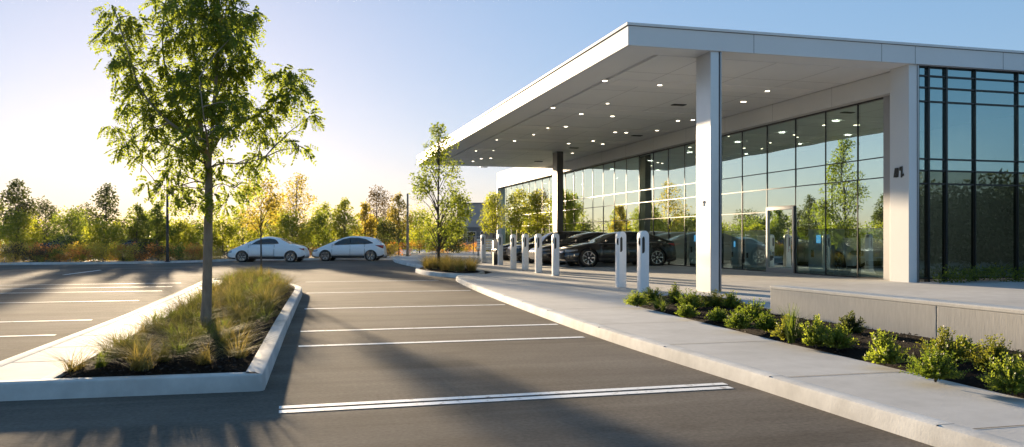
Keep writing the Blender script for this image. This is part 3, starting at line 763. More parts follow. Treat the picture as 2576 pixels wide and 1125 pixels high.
car2 = dict(len=4.68, w=1.84, top=[((a-1366)*k2, (450-z)*k2) for a, z in [(1366,335),(1378,300),(1420,265),(1530,215),(1700,140),(1800,97),(1920,62),(2050,49),(2250,62),(2390,92),(2440,128),(2500,190),(2522,270),(2530,330)]],
    belt=[(0,.55),(.5,.84),(1.2,1.0),(1.6,1.04),(3.2,1.10),(4.2,1.06),(4.55,.85),(4.68,.6)], wheels=((1597-1366)*k2, (2322-1366)*k2, .335), zb=.19,
    doors=[(1.36,2.52),(2.52,3.45)], windows=[([(1.42,1.03),(1.8,1.05),(2.50,1.065)], [(1.42,1.04),(1.75,1.26),(2.05,1.39),(2.50,1.47)]), ([(2.56,1.065),(3.3,1.10),(3.9,1.16)], [(2.56,1.475),(3.0,1.475),(3.5,1.38),(3.9,1.18)])], winframe=True,
    ws=(1.05,1.95), rw=(4.12,4.46), head=(.10,.42,.58,.74), tail=(4.12,4.62,.80,1.02), mirror=(1.42,1.03), grille=(.30,.44,.60), spokes=6)
sed = dict(len=4.95, w=1.9, top=[(0,.50),(.03,.60),(.12,.70),(.5,.82),(1.0,.93),(1.45,1.0),(1.85,1.17),(2.25,1.33),(2.7,1.41),(3.2,1.41),(3.7,1.33),(4.2,1.18),(4.6,1.08),(4.85,1.02),(4.93,.9),(4.95,.6)],
    belt=[(0,.5),(.4,.74),(1.4,.92),(3,.96),(4.2,1.0),(4.8,.92),(4.95,.6)], wheels=(.98,3.92,.36), zb=.17,
    doors=[(1.5,2.65),(2.65,3.7)], windows=[([(1.75,.96),(2.2,.965),(2.66,.97)], [(1.75,.99),(2.1,1.17),(2.66,1.31)]), ([(2.72,.97),(3.3,.985),(4.05,1.03)], [(2.72,1.315),(3.2,1.31),(3.7,1.22),(4.05,1.08)])],
    ws=(1.4,2.25), rw=(3.6,4.35), head=(.10,.55,.58,.69), tail=(4.45,4.90,.80,.93), mirror=(1.75,.97), grille=(.30,.55,.66), spokes=7, trim=True, hmat=alum, gmat=surf('dark_chrome', (.10,.10,.11), rough=.2, metal=.9))
suv = dict(sed, len=4.85, w=1.95, top=[(0,.62),(.03,.76),(.1,.88),(.5,.99),(1.1,1.08),(1.35,1.14),(1.75,1.45),(2.05,1.63),(2.5,1.70),(3.3,1.70),(4.2,1.64),(4.5,1.5),(4.72,1.15),(4.83,.9),(4.85,.65)],
    belt=[(0,.62),(.4,.9),(1.3,1.05),(3,1.10),(4.4,1.14),(4.75,.95),(4.85,.65)], wheels=(.95,3.80,.38), zb=.24,
    windows=[([(1.6,1.10),(2.0,1.11),(2.55,1.12)], [(1.6,1.16),(1.9,1.42),(2.55,1.60)]), ([(2.62,1.12),(3.3,1.135),(4.3,1.18)], [(2.62,1.605),(3.3,1.60),(4.0,1.54),(4.3,1.36)])],
    ws=(1.3,2.0), rw=(4.35,4.7), head=(.10,.5,.76,.88), tail=(4.42,4.80,.9,1.1), mirror=(1.6,1.13), grille=(.42,.72,.62))
zs = lambda L, f=.87: [(a, z*f) for a, z in L]
suv = dict(suv, top=zs(suv['top']), belt=zs(suv['belt']), windows=[(zs(a), zs(b_)) for a, b_ in suv['windows']], wheels=(.95,3.80,.36), head=(.10,.5,.66,.77), tail=(4.42,4.80,.78,.95), mirror=(1.6,.985), grille=(.36,.62,.62))
def place(o, x, y, z, rz=0): o.location = (x, y, z); o.rotation_euler = (0, 0, rz); return o
# white cars: broadside to the viewer along the far kerb; heading = camera -X
c1 = build_car('parked_car', car1, wpaint, 'white two door coupe with sloping tail, parked behind the slender staked tree', 'cars parked along the far kerb')
Y1 = CAMZ*F/(660-VH); Y2 = CAMZ*F/(657-VH)
xx, yy = b2((566.5-U0)/F*Y1, Y1+.9); place(c1, xx, yy, 0, -TH)
c2 = build_car('parked_car', car2, wpaint, 'white hatchback with red tail lights and black window surrounds at the far kerb', 'cars parked along the far kerb')
xx, yy = b2((781-U0)/F*Y2, Y2+.9); place(c2, xx, yy, 0, -TH)
g_ = 'black cars parked under the canopy'
ca = build_car('parked_car', sed, bpaint, 'glossy black sedan with silver wheels, nearest the pale column', g_)
place(ca, 10.55, 32.0, .305, 0)
cb = copy_tree(ca); cb['label'] = 'black sedan parked just behind the nearest black sedan'; place(cb, 10.35, 35.0, .305, 0)
cc = build_car('parked_car', suv, bpaint, 'black flat roofed estate car beyond the two black sedans', g_)
place(cc, 10.2, 38.2, .305, 0)
cd = copy_tree(ca); cd['label'] = 'black sedan farthest under the canopy, its nose between the charging posts'; place(cd, 10.3, 41.8, .305, 0)
ce = copy_tree(c2); ce['group'] = 'white car on show'; ce['label'] = 'white car standing indoors behind the glass, near the white pier'; place(ce, 18.0, 27.4, .33, -math.pi/2)
ce.location = (16.75, 20.6, .33); ce.rotation_euler.z = math.pi/2
for (u, Y, lab) in ((235, 63, 'dark car half hidden behind the kerbside shrubs'), (90, 61, 'dark car parked beyond the shrubs, close to the yellow tree')):
    cz = copy_tree(cc); cz['label'] = lab; cz['group'] = 'dark cars beyond the shrubs'; xx, yy = b2((u-U0)/F*Y, Y); place(cz, xx, yy, .2, -TH+.05)

# ------------------------------------------------------------------ vegetation
UP = np.array([0,0,1.0])
def crown_mesh(name, clusters, n_per, leaf, mat_, droop=.3, squash=.8, shell=.45):
    cs = np.array([c[:3] for c in clusters], float); rs = np.array([c[3] for c in clusters], float)
    wts = rs**2; cnt = np.maximum(6, (n_per*len(cs)*wts/wts.sum()).astype(int))
    idx = np.repeat(np.arange(len(cs)), cnt); n = len(idx)
    d = RNG.normal(size=(n,3)); d /= np.linalg.norm(d,axis=1)[:,None]
    rr = RNG.random(n)**shell
    off = d*rr[:,None]*rs[idx][:,None]; off[:,2] *= squash
    # sprays: leaves gather on little twigs
    p = cs[idx]+off
    dr = d*.7+RNG.normal(size=(n,3))*.6; dr[:,2] -= droop; dr /= np.linalg.norm(dr,axis=1)[:,None]
    s = leaf*RNG.uniform(.6,1.3,n)
    v = leafverts(p, dr, s, s*RNG.uniform(.45,.7,n))
    return fastmesh(name, v, np.arange(len(v)).reshape(-1,4), mat_)
def gen_clusters(h, w, base, ncl, shape, rng):
    out = []
    for i in range(ncl):
        t = (i+rng.random())/ncl
        if shape == 'cone': e = (1-t)**.8*.95+.08
        elif shape == 'airy': e = math.sin(math.pi*min(1,(t*.92+.08))**.75)*.9+.08
        elif shape == 'vase': e = .25+.75*t**.6*(1-.55*max(0,t-.7)/.3)
        else: e = math.sin(math.pi*(t*.86+.10))**.6
        a = rng.uniform(0, 2*math.pi); q = math.sqrt(rng.uniform(.15,1))*e*w*.42
        r = w*rng.uniform(.10,.17)*(.75+.5*e) if shape != 'round' else w*rng.uniform(.16,.24)
        out.append((q*math.cos(a), q*math.sin(a), base+(h-base)*(t*.96+.02), r))
    return out
def tree_meshes(h, w, base, ncl, shape, leafm, nleaf, leaf, barkm, seed, tr=None, stems=1, lean=0):
    rng = random.Random(seed); cl = gen_clusters(h, w, base, ncl, shape, rng)
    tm = MB(); r0 = tr or max(.03, h*.014)
    for s_ in range(stems):
        bx, by = (rng.uniform(-.12,.12), rng.uniform(-.12,.12)) if stems > 1 else (0,0)
        pts = [(bx+lean*(t**2)*h+.02*h*math.sin(t*5+seed+s_)*t*.4+(s_-(stems-1)/2)*.25*t, by+.02*h*math.cos(t*4+seed)*t*.4, h*.95*t) for t in np.linspace(0,1,9)]
        tm.tube(pts, [r0*(1.25 if t == 0 else 1)*(1-.85*t) for t in np.linspace(0,1,9)], 7)
    for (x,y,z,r) in cl:
        q = math.hypot(x,y); z0 = max(base*.75, z-.3*h*.3-q*.7); t = z0/(h*.95); xs0 = lean*t*t*h
        mid = ((x+xs0)*.45, y*.45, z0+(z-z0)*.6)
        tm.tube([(xs0,0,z0), mid, (x,y,z)], [r0*.45*(1-.6*t), r0*.28*(1-.5*t), r0*.08], 5, cap=False)
    return tm.mesh('trunk', barkm, True), crown_mesh('crown', cl, nleaf, leaf, leafm)
def plant_tree(name, loc, label, meshes, group, cat='tree', rz=0, sc=1):
    t = empty(name, loc, label, cat, group, rz); t.scale = (sc,)*3
    link('trunk', meshes[0], t); link('crown', meshes[1], t); return t

# --- main tree: limbs and leaf sprays laid out limb by limb around its own trunk
TX, TY = gp(517, 830, .2); YT = (CAMZ-.2)*F/(830-VH)
mt = empty('locust_tree', (TX, TY, .2), 'tall feathery green locust tree rooted among the island grasses', 'tree')
def r2(x, y, dy=0.0):
    p = atY(234+x*.514, y*.514, YT+dy); return p-Vector((TX, TY, .2))
rt = random.Random(5)
trunk = [(0,0,-.1),(.0,0,.05)] ; 
tm = MB()
tp = [r2(553,1600,0), r2(556,1480), r2(560,1300), r2(563,1120), r2(566,1000), r2(566,850)]
tp = [Vector((0,0,-.05)), Vector((0.0,0,.10))] + [Vector((p.x, p.y, p.z)) for p in tp[1:]]
tm.tube(tp, [.092,.075,.064,.060,.057,.052,.046], 12)
limbs = {}
def limb(name, pts, r0, r1):
    P = spline([tuple(p) for p in pts], 5); n = len(P)
    tm.tube(P, [r0+(r1-r0)*i/(n-1) for i in range(n)], 7, cap=False); limbs[name] = P
limb('a', [tp[-1], r2(540,700,.1), r2(520,560,.2), r2(508,380,.15), r2(480,150,.1), r2(470,-100,0)], .042, .008)
limb('b', [tp[-1], r2(572,740,-.1), r2(585,600,-.2), r2(605,350,-.25), r2(620,100,-.2), r2(600,-120,-.1)], .036, .008)
limb('r', [r2(572,760,0), r2(640,650,.1), r2(750,590,.2), r2(840,540,.1), r2(900,470,.0), r2(965,370,-.1)], .020, .005)
limb('r2', [r2(568,820,0), r2(640,800,-.3), r2(740,800,-.4), r2(840,770,-.5)], .013, .004)
limb('l', [r2(550,760,0), r2(450,660,-.3), r2(330,560,-.4), r2(230,430,-.3), r2(170,250,-.2), r2(110,60,-.1)], .024, .005)
limb('l2', [r2(545,720,0), r2(430,560,.5), r2(360,370,.6), r2(340,180,.5), r2(360,-30,.4)], .022, .005)
limb('ll', [r2(560,900,0), r2(500,890,.1), r2(420,910,.2), r2(330,920,.2)], .011, .003)
limb('lm', [r2(545,800,0), r2(400,720,.3), r2(260,690,.4), r2(150,700,.3)], .014, .004)
limb('br', [r2(566,930,0), r2(620,900,-.2), r2(690,920,-.3)], .010, .003)
limb('rt', [r2(600,480,-.2), r2(680,300,.2), r2(740,180,.3), r2(770,60,.3)], .014, .004)
limb('ff', [r2(570,780,0), r2(560,690,-.8), r2(540,560,-1.2), r2(520,380,-1.2)], .018, .004)
limb('bb', [r2(566,780,0), r2(600,650,.8), r2(630,480,1.2), r2(640,250,1.2)], .018, .004)
MC = """100,50,60 150,110,80 90,170,60 200,160,70 230,100,50 150,230,60 110,290,60 180,300,65 230,370,55 140,380,50 250,420,60 330,30,70 370,60,70 340,240,55 330,310,55
390,170,65 380,370,60 450,40,80 550,20,80 640,50,80 700,90,70 770,60,50 760,150,60 680,180,70 600,130,80 520,150,80 470,230,70 560,260,80 650,280,70 740,250,60 780,310,45 700,350,60
620,380,55 540,350,70 460,350,60 200,460,75 160,520,50 260,520,70 330,470,70 410,490,70 330,570,80 250,600,60 420,590,70 490,560,60 680,460,60 740,480,38 700,510,36 90,615,45
170,690,50 155,735,35 250,680,60 300,640,70 240,755,45 320,730,65 390,690,70 460,680,80 520,640,70 430,770,70 490,760,80 540,710,70 650,620,40 690,650,45 560,830,50 480,830,60
640,800,40 740,580,45 800,570,60 860,590,50 830,650,50 870,680,36 740,640,40 880,520,55 900,480,50 950,440,55 1000,420,45 990,370,45 940,350,50 890,370,33 1010,490,33 1060,570,36
950,670,28 1010,725,36 800,790,55 840,765,38 750,815,46 270,900,40 340,930,45 370,860,45 420,930,55 440,980,42 480,940,55 400,820,60 520,1000,42 590,960,42 690,930,60 640,1000,40
760,900,30 620,880,42 450,-60,80 560,-80,80 650,-50,70 380,-40,60 500,-150,80 590,-150,60 540,450,60 580,500,55 470,450,60 510,520,60 430,420,60 380,540,60 600,560,40 660,380,50 640,200,70"""
leafc = []; leafd = []; leafs = []
anchors = [p for P in limbs.values() for p in P]
for tok in MC.split():
    x, y, r = map(float, tok.split(','))
    rad_ = r*.514/F*YT*1.05
    inner = 380 < x < 720 and y < 760
    for rep in range(2 if inner and rt.random() < .45 else 1):
        c0 = r2(x, y, rt.uniform(-.95, .95) if inner else rt.uniform(-.45, .45))
        a = min(anchors, key=lambda q: (q-c0).length + .6*max(0, q.z-c0.z))
        tm.tube([a, a.lerp(c0,.5)+Vector((0,0,.04)), c0], [.008,.006,.003], 5, cap=False)
        for k_ in range(int((16+r*.26)*(.5 if y > 590 else .8))):
            d = Vector((rt.gauss(0,1), rt.gauss(0,1), rt.gauss(0,.75))).normalized(); st_ = c0 + d*rad_*rt.uniform(.15,.85)
            d2 = (d*.8+Vector((rt.gauss(0,.5), rt.gauss(0,.5), -.25-rt.random()*.5))).normalized()
            nl = rt.randint(6,9); Lf = rt.uniform(.12,.20); sd = d2.cross(Vector((rt.gauss(0,1),rt.gauss(0,1),rt.gauss(0,1)))).normalized()
            for q in range(nl):
                t = (q+1)/nl; p = st_+d2*(Lf*t)+Vector((0,0,-.05*t*t))
                for sg in (-1,1):
                    dd = (sd*sg*.9+d2*.5+Vector((0,0,-.25))).normalized()
                    leafc.append(p); leafd.append(dd); leafs.append(rt.uniform(.036,.056))
link('trunk', tm.mesh('trunk', bark, True), mt)
lc = np.array([tuple(p) for p in leafc]); ld = np.array([tuple(p) for p in leafd]); ls = np.array(leafs)
v = leafverts(lc, ld, ls, ls*.60); link('crown', fastmesh('crown', v, np.arange(len(v)).reshape(-1,4), L_loc), mt)

# --- trees by survey list: u, Y, vtop, crown width (px), crown-base v, shape, leaf, label
def base_of(u, Y, z): x, y = b2((u-U0)/F*Y, Y); return (x, y, z)
def mk(u, Y, vtop, wpx, vbase, shape, leafm, label, ncl=22, nper=75, leaf=.13, name='tree', group='trees beyond the parking lot', gz=.15, seed=None, barkm=darkbark, tr=None, stems=1, lean=0):
    h = CAMZ-(vtop-VH)/F*Y - gz; w = wpx/F*Y; bz = max(.3, CAMZ-(vbase-VH)/F*Y - gz)
    ms = tree_meshes(h, w, bz, ncl, shape, leafm, nper, leaf, barkm, seed or int(u*7+vtop), tr, stems, lean)
    return plant_tree(name, base_of(u, Y, gz), label, ms, group)
mk(657, 25.5, 455, 150, 575, 'vase', L_gold, 'slender young golden tree at the tip of the grassy island', 26, 95, .075, 'young_tree', 'young planted trees', .2, tr=.035)
mk(1103, 33.4, 312, 165, 620, 'airy', L_green, 'airy upright green tree on the small round planter by the canopy', 54, 130, .10, 'young_tree', 'young planted trees', .2, tr=.06, seed=3)
FT = [(45,50,455,105,560,'airy',L_dark,'tall thin dark tree rising over a yellow tree'),(40,49,540,130,620,'round',L_yel,'bright yellow green young tree beside the tall thin dark tree'),
 (-30,52,510,130,610,'round',L_green,'green tree cut by the edge of the view'),(115,64,508,90,610,'round',L_dark,'dark rounded tree behind the yellow tree'),(180,58,535,130,625,'round',L_green,'broad bushy green tree between two dark trees'),
 (215,72,520,110,610,'round',L_dark,'dark tree top peeping over the broad bushy tree'),(268,55,462,100,600,'airy',L_dark,'tall open dark tree with a ragged top, alone against the sky'),(262,52,565,120,625,'round',L_yel,'low yellow green tree under the tall open dark tree'),
 (345,60,515,75,600,'airy',L_green,'narrow green tree between tall dark tree and lamp post'),(395,56,512,80,605,'airy',L_green,'loose green tree next to the lamp post'),(372,62,545,110,620,'round',L_green,'rounded green tree low behind the lamp post'),
 (450,58,560,90,625,'round',L_yel,'yellow green bushy tree just past the lamp post'),(500,64,565,100,625,'round',L_green,'bushy green tree behind the locust trunk'),(560,60,555,90,620,'round',L_yel,'sunlit yellow tree above the white coupe nose'),
 (610,66,545,100,620,'round',L_yel,'yellow green tree over the white coupe bonnet'),(680,68,520,110,610,'round',L_yel,'sunlit yellow green tree behind the young island tree'),(745,60,437,150,590,'airy',L_gold,'large open golden tree towering above the white coupe tail'),
 (735,57,540,110,625,'round',L_yel,'low yellow tree under the large golden tree'),(800,60,535,90,625,'round',L_green,'green tree between the two white cars'),(815,66,510,90,610,'airy',L_yel,'thin yellow green tree behind the gap between white cars'),
 (868,58,503,85,600,'airy',L_yel,'lime green young tree above the white hatchback roof'),(918,60,512,70,605,'airy',L_gold,'pale golden slim tree over the hatchback tail'),(948,74,478,100,600,'round',L_brown,'dark brown rounded tree standing tallest behind the hatchback'),
 (1003,66,487,70,600,'airy',L_gold,'golden tree beside the wooden utility pole'),(965,64,560,90,630,'round',L_dark,'dark shrubby tree behind the hatchback rear'),(1055,70,530,110,625,'round',L_yel,'yellow green tree behind the small planter tree'),
 (1140,66,558,95,635,'round',L_dark,'dense dark green tree in front of the grey building')]
for (u, Y, vt, wp, vb, sh, lm, lab) in FT:
    mk(u, Y, vt, wp, vb, sh, lm, lab, ncl=(30 if sh == 'airy' else 22), nper=(85 if sh == 'airy' else 140), leaf=.155)
for i, (u, vt, wp, lab) in enumerate(((1243,487,72,'lime green young tree with forked stem at the building corner'),(1306,480,72,'lime green young tree in the middle of the facade row'),(1352,490,66,'lime green young tree next to the dark column'))):
    Y = 53-i*1.5; mk(u, Y, vt, wp*1.15, 580, 'round', L_yel, lab, 24, 130, .12, 'young_tree', 'young trees along the glass facade', .3, tr=.04, stems=2 if i == 0 else 1)

# far woods behind everything, and the wood across the road behind the viewer (seen in the glass)
def woods(name, line, hmin, hmax, n, leaf, lm, per=60):
    cl = []
    for i in range(n):
        t = RNG.random(); k_ = t*(len(line)-1); j = min(int(k_), len(line)-2); f = k_-j
        x = line[j][0]+(line[j+1][0]-line[j][0])*f+RNG.normal()*2; y = line[j][1]+(line[j+1][1]-line[j][1])*f+RNG.normal()*3
        hh = hmin+(hmax-hmin)*RNG.random(); cl.append((x, y, RNG.random()**.7*hh, 1.0+RNG.random()*.9))
    o = link(name, crown_mesh(name, cl, per, leaf, lm, shell=.4)); tag(o, kind='stuff')
woods('woods', [b2(-95,62), b2(-50,76), b2(-20,90), b2(0,100), b2(20,110)], 1.6, 3.3, 420, .28, L_green, 110)
woods('woods', [b2(-100,72), b2(-55,88), b2(-20,104), b2(5,112)], 1.8, 3.9, 260, .28, L_olive, 110)
woods('woods', [(-60,-20),(-10,-22),(50,-20)], 4, 6.4, 520, .30, L_dark, 110)

woods('woods', [(20,-1),(32,0),(52,0)], 2.5, 4.6, 200, .28, L_dark, 170)
# shrubs along the far kerb
def shrub_mesh(w, h, lm, n, leaf, seed, style='round'):
    rng = random.Random(seed); cl = []
    for i in range(12):
        a = rng.uniform(0,6.28); q = math.sqrt(rng.random())*w*.36; z = h*rng.uniform(.25,.85)*(1-.35*(q/(w*.5))**2)
        cl.append((q*math.cos(a), q*math.sin(a), z, w*rng.uniform(.13,.22)))
    return crown_mesh('foliage', cl, n//12, leaf, lm, droop=-.35, squash=1.0, shell=.5)
def stems_mesh(w, h, seed):
    rng = random.Random(seed); m_ = MB()
    for i in range(7):
        a = rng.uniform(0,6.28); q = w*.3*rng.random(); m_.tube([(0,0,-.02),(q*.4*math.cos(a),q*.4*math.sin(a),h*.35),(q*math.cos(a),q*math.sin(a),h*.75)], [.010,.008,.004], 5, cap=False)
    return m_.mesh('stem', darkbark)
SV = []
for i, lm in enumerate((L_red, L_hgold, L_green, L_brown, L_yel)): SV.append((shrub_mesh(1.7, 1.0, lm, 900, .085, 50+i), stems_mesh(1.7, 1.0, 60+i), ('rust red','golden','mid green','dusky brown','yellow green')[i]))
def shrub(x, y, z, var, sc, label, group):
    s_ = empty('shrub', (x, y, z), label, 'shrub', group, random.uniform(0,6.28)); s_.scale = (sc, sc, sc*random.uniform(.85,1.1))
    link('foliage', SV[var][0], s_); link('stem', SV[var][1], s_)
seq = [1,0,2,3,1,4,3,2,1,2,0,1,0,4,1,1,3,0]
acc = 0; vi = 0
ds = []
for a, b_ in zip(fkp, fkp[1:]):
    L_ = (b_-a).length; t = 0
    while acc <= L_:
        p = a.lerp(b_, acc/L_); d = (b_-a).normalized(); ds.append((p, Vector((-d.y, d.x)))); acc += 1.12
    acc -= L_
for (p, nn) in ds:
    u = U0+F*((p.x*CT-p.y*ST)/(p.x*ST+p.y*CT))
    if u < -80 or u > 1000: continue
    for row in (0, 1, 2):
        if row == 2 and u > 560: continue
        q = p+nn*((.75, 1.75, .42)[row]+random.uniform(-.15,.15))
        vr = seq[vi % len(seq)] if row == 0 else random.choice((0,1,1,4,0)); vi += 1
        place_ = 'behind the white cars' if u > 575 else ('near the lamp post' if u > 330 else 'under the trees across the lot')
        shrub(q.x, q.y, .1, vr, random.uniform(.85,1.1)*(1, 1.15, .62)[row]*(.8 if u > 560 else 1), '%s kerbside shrub in the %s row, %s' % (SV[vr][2], ('middle','back','front')[row], place_), 'mixed shrubs along the far kerb')
# autumn hedge across the end of the plaza
hp = [(5.2,62.3),(7.0,62.9),(11,65.5),(15.8,69),(19,71)]
cl = []
for i in range(150):
    t = random.random()*(len(hp)-1); j = int(t); f = t-j; cl.append((hp[j][0]+(hp[j+1][0]-hp[j][0])*f+random.gauss(0,.35), hp[j][1]+(hp[j+1][1]-hp[j][1])*f+random.uniform(.2,1.4), random.uniform(.2,1.0), random.uniform(.25,.4)))
h_ = empty('hedge', (11, 66, .15), 'loose autumn coloured hedge of gold and rust leaves closing the far end of the plaza', 'hedge')
for q, (lm, nm) in enumerate(((L_hgold,'foliage'),(L_red,'foliage'),(L_yel,'foliage'))):
    o = link(nm, crown_mesh('foliage', [(c[0]-11,c[1]-66,c[2],c[3]) for c in cl[q::3]] , 70, .10, lm, droop=-.3), h_)
# low dark hedge at the foot of the curtain wall
cl = [(x, random.uniform(-.15,.15), random.uniform(.08,.34), .19) for x in np.linspace(-6.9, 6.9, 120)]
h_ = empty('low_hedge', (22.4, 16.95, .3), 'low clipped dark green hedge at the foot of the dark framed glass wall', 'hedge')
link('foliage', crown_mesh('foliage', cl, 80, .06, L_green, droop=-.3), h_)

# shrubs in the bed along the concrete wall
def bush_mesh(w, h, lm, kind, seed):
    rng = random.Random(seed); c = []; d = []; s = []
    if kind == 'grass':
        return grass_mesh(w, h, lm, 130, seed)
    for i in range(int(80 if kind == 'fern' else 120)):
        a = rng.uniform(0,6.28); el = rng.uniform(.35,1.5); Lb = h*rng.uniform(.65,1.12)*(.6+.4*math.sin(el))
        dv = Vector((math.cos(a)*math.cos(el)*w/h*.9, math.sin(a)*math.cos(el)*w/h*.9, math.sin(el)))
        nq = 13
        for q in range(2, nq):
            t = q/nq; p = dv*(Lb*t)+Vector((0,0,-.12*h*t*t*math.cos(el)))
            sd = dv.cross(Vector((rng.gauss(0,1),rng.gauss(0,1),rng.gauss(0,1)))).normalized()
            for sg in (-1,1):
                c.append(p); d.append((sd*sg*.8+dv.normalized()*.8+Vector((0,0,.15))).normalized()); s.append(rng.uniform(.032,.058)*(1 if kind == 'fern' else .8)*(1.15-.5*t))
    c = np.array([tuple(p) for p in c]); d = np.array([tuple(p) for p in d]); s = np.array(s)
    v = leafverts(c, d, s, s*.5); return fastmesh('foliage', v, np.arange(len(v)).reshape(-1,4), lm)
def grass_mesh(w, h, lm, n, seed, wid=.007):
    rng = random.Random(seed); vs = []; fs = []
    for i in range(n):
        a = rng.uniform(0,6.28); r_ = w*.12*math.sqrt(rng.random()); lean = rng.uniform(.05,1.0)**.9; L_ = h*rng.uniform(.45,1.3)
        ca, sa = math.cos(a), math.sin(a); bx, by = r_*math.cos(a*3), r_*math.sin(a*3); k0 = len(vs); w_ = wid*rng.uniform(.6,1.3)
        for q, t in enumerate((0,.35,.7,1)):
            o_ = lean*L_*(t**1.7)*.95*w/h*1.1; z = L_*t*(1-.28*lean*t); ww = w_*(1-t*.85)
            vs += [(bx+ca*o_-sa*ww, by+sa*o_+ca*ww, z), (bx+ca*o_+sa*ww, by+sa*o_-ca*ww, z)]
        fs += [(k0,k0+1,k0+3,k0+2),(k0+2,k0+3,k0+5,k0+4),(k0+4,k0+5,k0+7,k0+6)]
    return fastmesh('blades', vs, np.array(fs), lm)
BV = {('bush',L_green):0,}
bushes = [ # u, v(base), width px, height px, kind, leaf, label
 (1602,768,62,40,'bush',L_green,'dense round green shrub at the far tip of the wall bed'),(1652,775,42,30,'grass',L_lime,'small pale grassy tuft next to the round shrub at the bed tip'),(1668,782,30,26,'grass',L_lime,'smallest pale tuft in the wall bed, at the pavement edge'),
 (1640,756,60,36,'bush',L_lime,'light green shrub behind the small pale tufts'),(1697,762,30,52,'fern',L_green,'upright green sprig standing above the tip of the wall bed'),(1735,775,66,52,'fern',L_lime,'bright feathery shrub before the pale column'),
 (1728,796,46,34,'bush',L_lime,'low lime shrub near the pavement, before the feathery shrub'),(1795,772,70,46,'bush',L_lime2,'yellow tipped round shrub beside the column foot'),(1838,775,46,44,'fern',L_green,'green spiky shrub at the end of the concrete wall'),
 (1804,806,46,36,'bush',L_lime,'compact lime shrub alone near the pavement edge'),(1860,826,60,52,'bush',L_lime,'light lime shrub just before the wall end'),(1895,806,74,56,'fern',L_lime,'wide feathery lime shrub at the wall corner'),
 (1930,830,52,46,'bush',L_lime,'rounded lime shrub between feathery shrub and tall tuft'),(1990,860,62,84,'grass',L_lime,'tall wispy grass tuft with thin stalks against the wall'),(1982,852,70,64,'fern',L_lime2,'yellowish fern shrub around the tall wispy tuft'),
 (2052,868,74,76,'fern',L_green,'bright green fern shrub midway along the wall'),(2105,874,80,62,'bush',L_green,'dark leafy shrub touching the fern shrub midway along the wall'),(2140,838,58,56,'fern',L_dark,'dark bronze shrub standing tall by the wall joint'),
 (2225,912,92,84,'fern',L_green,'olive fern shrub with open mulch on both sides'),(2352,952,130,96,'bush',L_lime,'large bright lime shrub, biggest in the wall bed'),(2375,905,110,84,'fern',L_lime2,'tall yellow green shrub behind the biggest lime shrub'),
 (2425,902,60,58,'fern',L_green,'small green shrub tucked at the wall beside the yellow one'),(2500,930,110,90,'bush',L_lime2,'olive yellow shrub against the wall near the view edge'),(2545,985,130,100,'bush',L_green,'broad green shrub cut off by the view edge')]
for (u, v_, wp, hp_, kd, lm, lab) in bushes:
    Y = (CAMZ-.2)*F/(v_-VH); x, y = b2((u-U0)/F*Y, Y); w = 1.05*wp/F*Y; h = 1.0*hp_/F*Y
    if x > 7.62 and y < 12.6: x = 7.62
    s_ = empty('shrub', (x, y, .19), lab, 'shrub', 'shrubs in the bed by the concrete wall')
    link('foliage', bush_mesh(w, h, lm, kd, int(u)), s_)
    link('stem', stems_mesh(w*.8, h*.7, int(u)), s_)
# ornamental grass tufts
GV = [(grass_mesh(.80,.44,L_grass,190,80+i,.0040), 'olive') for i in range(3)] + [(grass_mesh(.85,.47,L_grass2,190,90+i,.0040), 'golden') for i in range(3)] + [(grass_mesh(.55,.38,L_green,150,99,.005), 'green')]
pts = []
tries = 0
rt = random.Random(21)
while len(pts) < 118 and tries < 8000:
    tries += 1; y = 8.45+rt.random()**1.35*19; x = rt.uniform(-2.2, .2)
    if not in_poly(x, y, LBED) or poly_dist(x, y, LBED) < .14: continue
    if x < -1.7 and y < 9.3 and rt.random() < .4: continue
    dm = .30 if y < 13 else .36
    if any(math.hypot(x-a, y-b_) < dm for a, b_, *_ in pts) or math.hypot(x-TX, y-TY) < .2: continue
    pts.append((x, y))
pts += [(-1.95,8.75),(-1.75,9.6)]
for (x, y) in pts:
    gi = rt.choice((0,1,2,0,3,4,6) if y > 11 else (0,1,2,3,6))
    zone = 'at the front kerb of the tree island' if y < 10 else ('around the locust trunk' if y < 14.5 else ('midway along the tree island' if y < 20 else 'at the far end of the tree island'))
    hgt = 'tall' if y > 14 else 'short'
    t_ = empty('grass_tuft', (x, y, bed_z(x, y, LBED, .125, .10)-.01), '%s %s ornamental grass tuft %s' % (hgt, GV[gi][1], zone), 'grass tuft', 'grass tufts in the tree island', rt.uniform(0,6.28))
    k_ = rt.uniform(.75,1.1)*(.95 if y < 12 else 1.15); t_.scale = (k_*.95, k_*.95, k_*(.58 if y < 14 else .72))
    link('blades', GV[gi][0], t_)
pts = []
while len(pts) < 26:
    x = SBED_C[0]+rt.uniform(-1,1); y = SBED_C[1]+rt.uniform(-3.4,3.4)
    if in_poly(x, y, SB) and poly_dist(x, y, SB) > .2 and all(math.hypot(x-a,y-b_) > .42 for a,b_ in pts): pts.append((x,y))
for (x, y) in pts:
    gi = rt.choice((3,4,5,3,0)); t_ = empty('grass_tuft', (x, y, .21), '%s feathery grass tuft around the tree in the small round planter' % GV[gi][1], 'grass tuft', 'grass tufts in the small planter', rt.uniform(0,6.28))
    k_ = rt.uniform(1.0,1.35); t_.scale = (k_*1.1, k_*1.1, k_*.95); link('blades', GV[gi][0], t_)

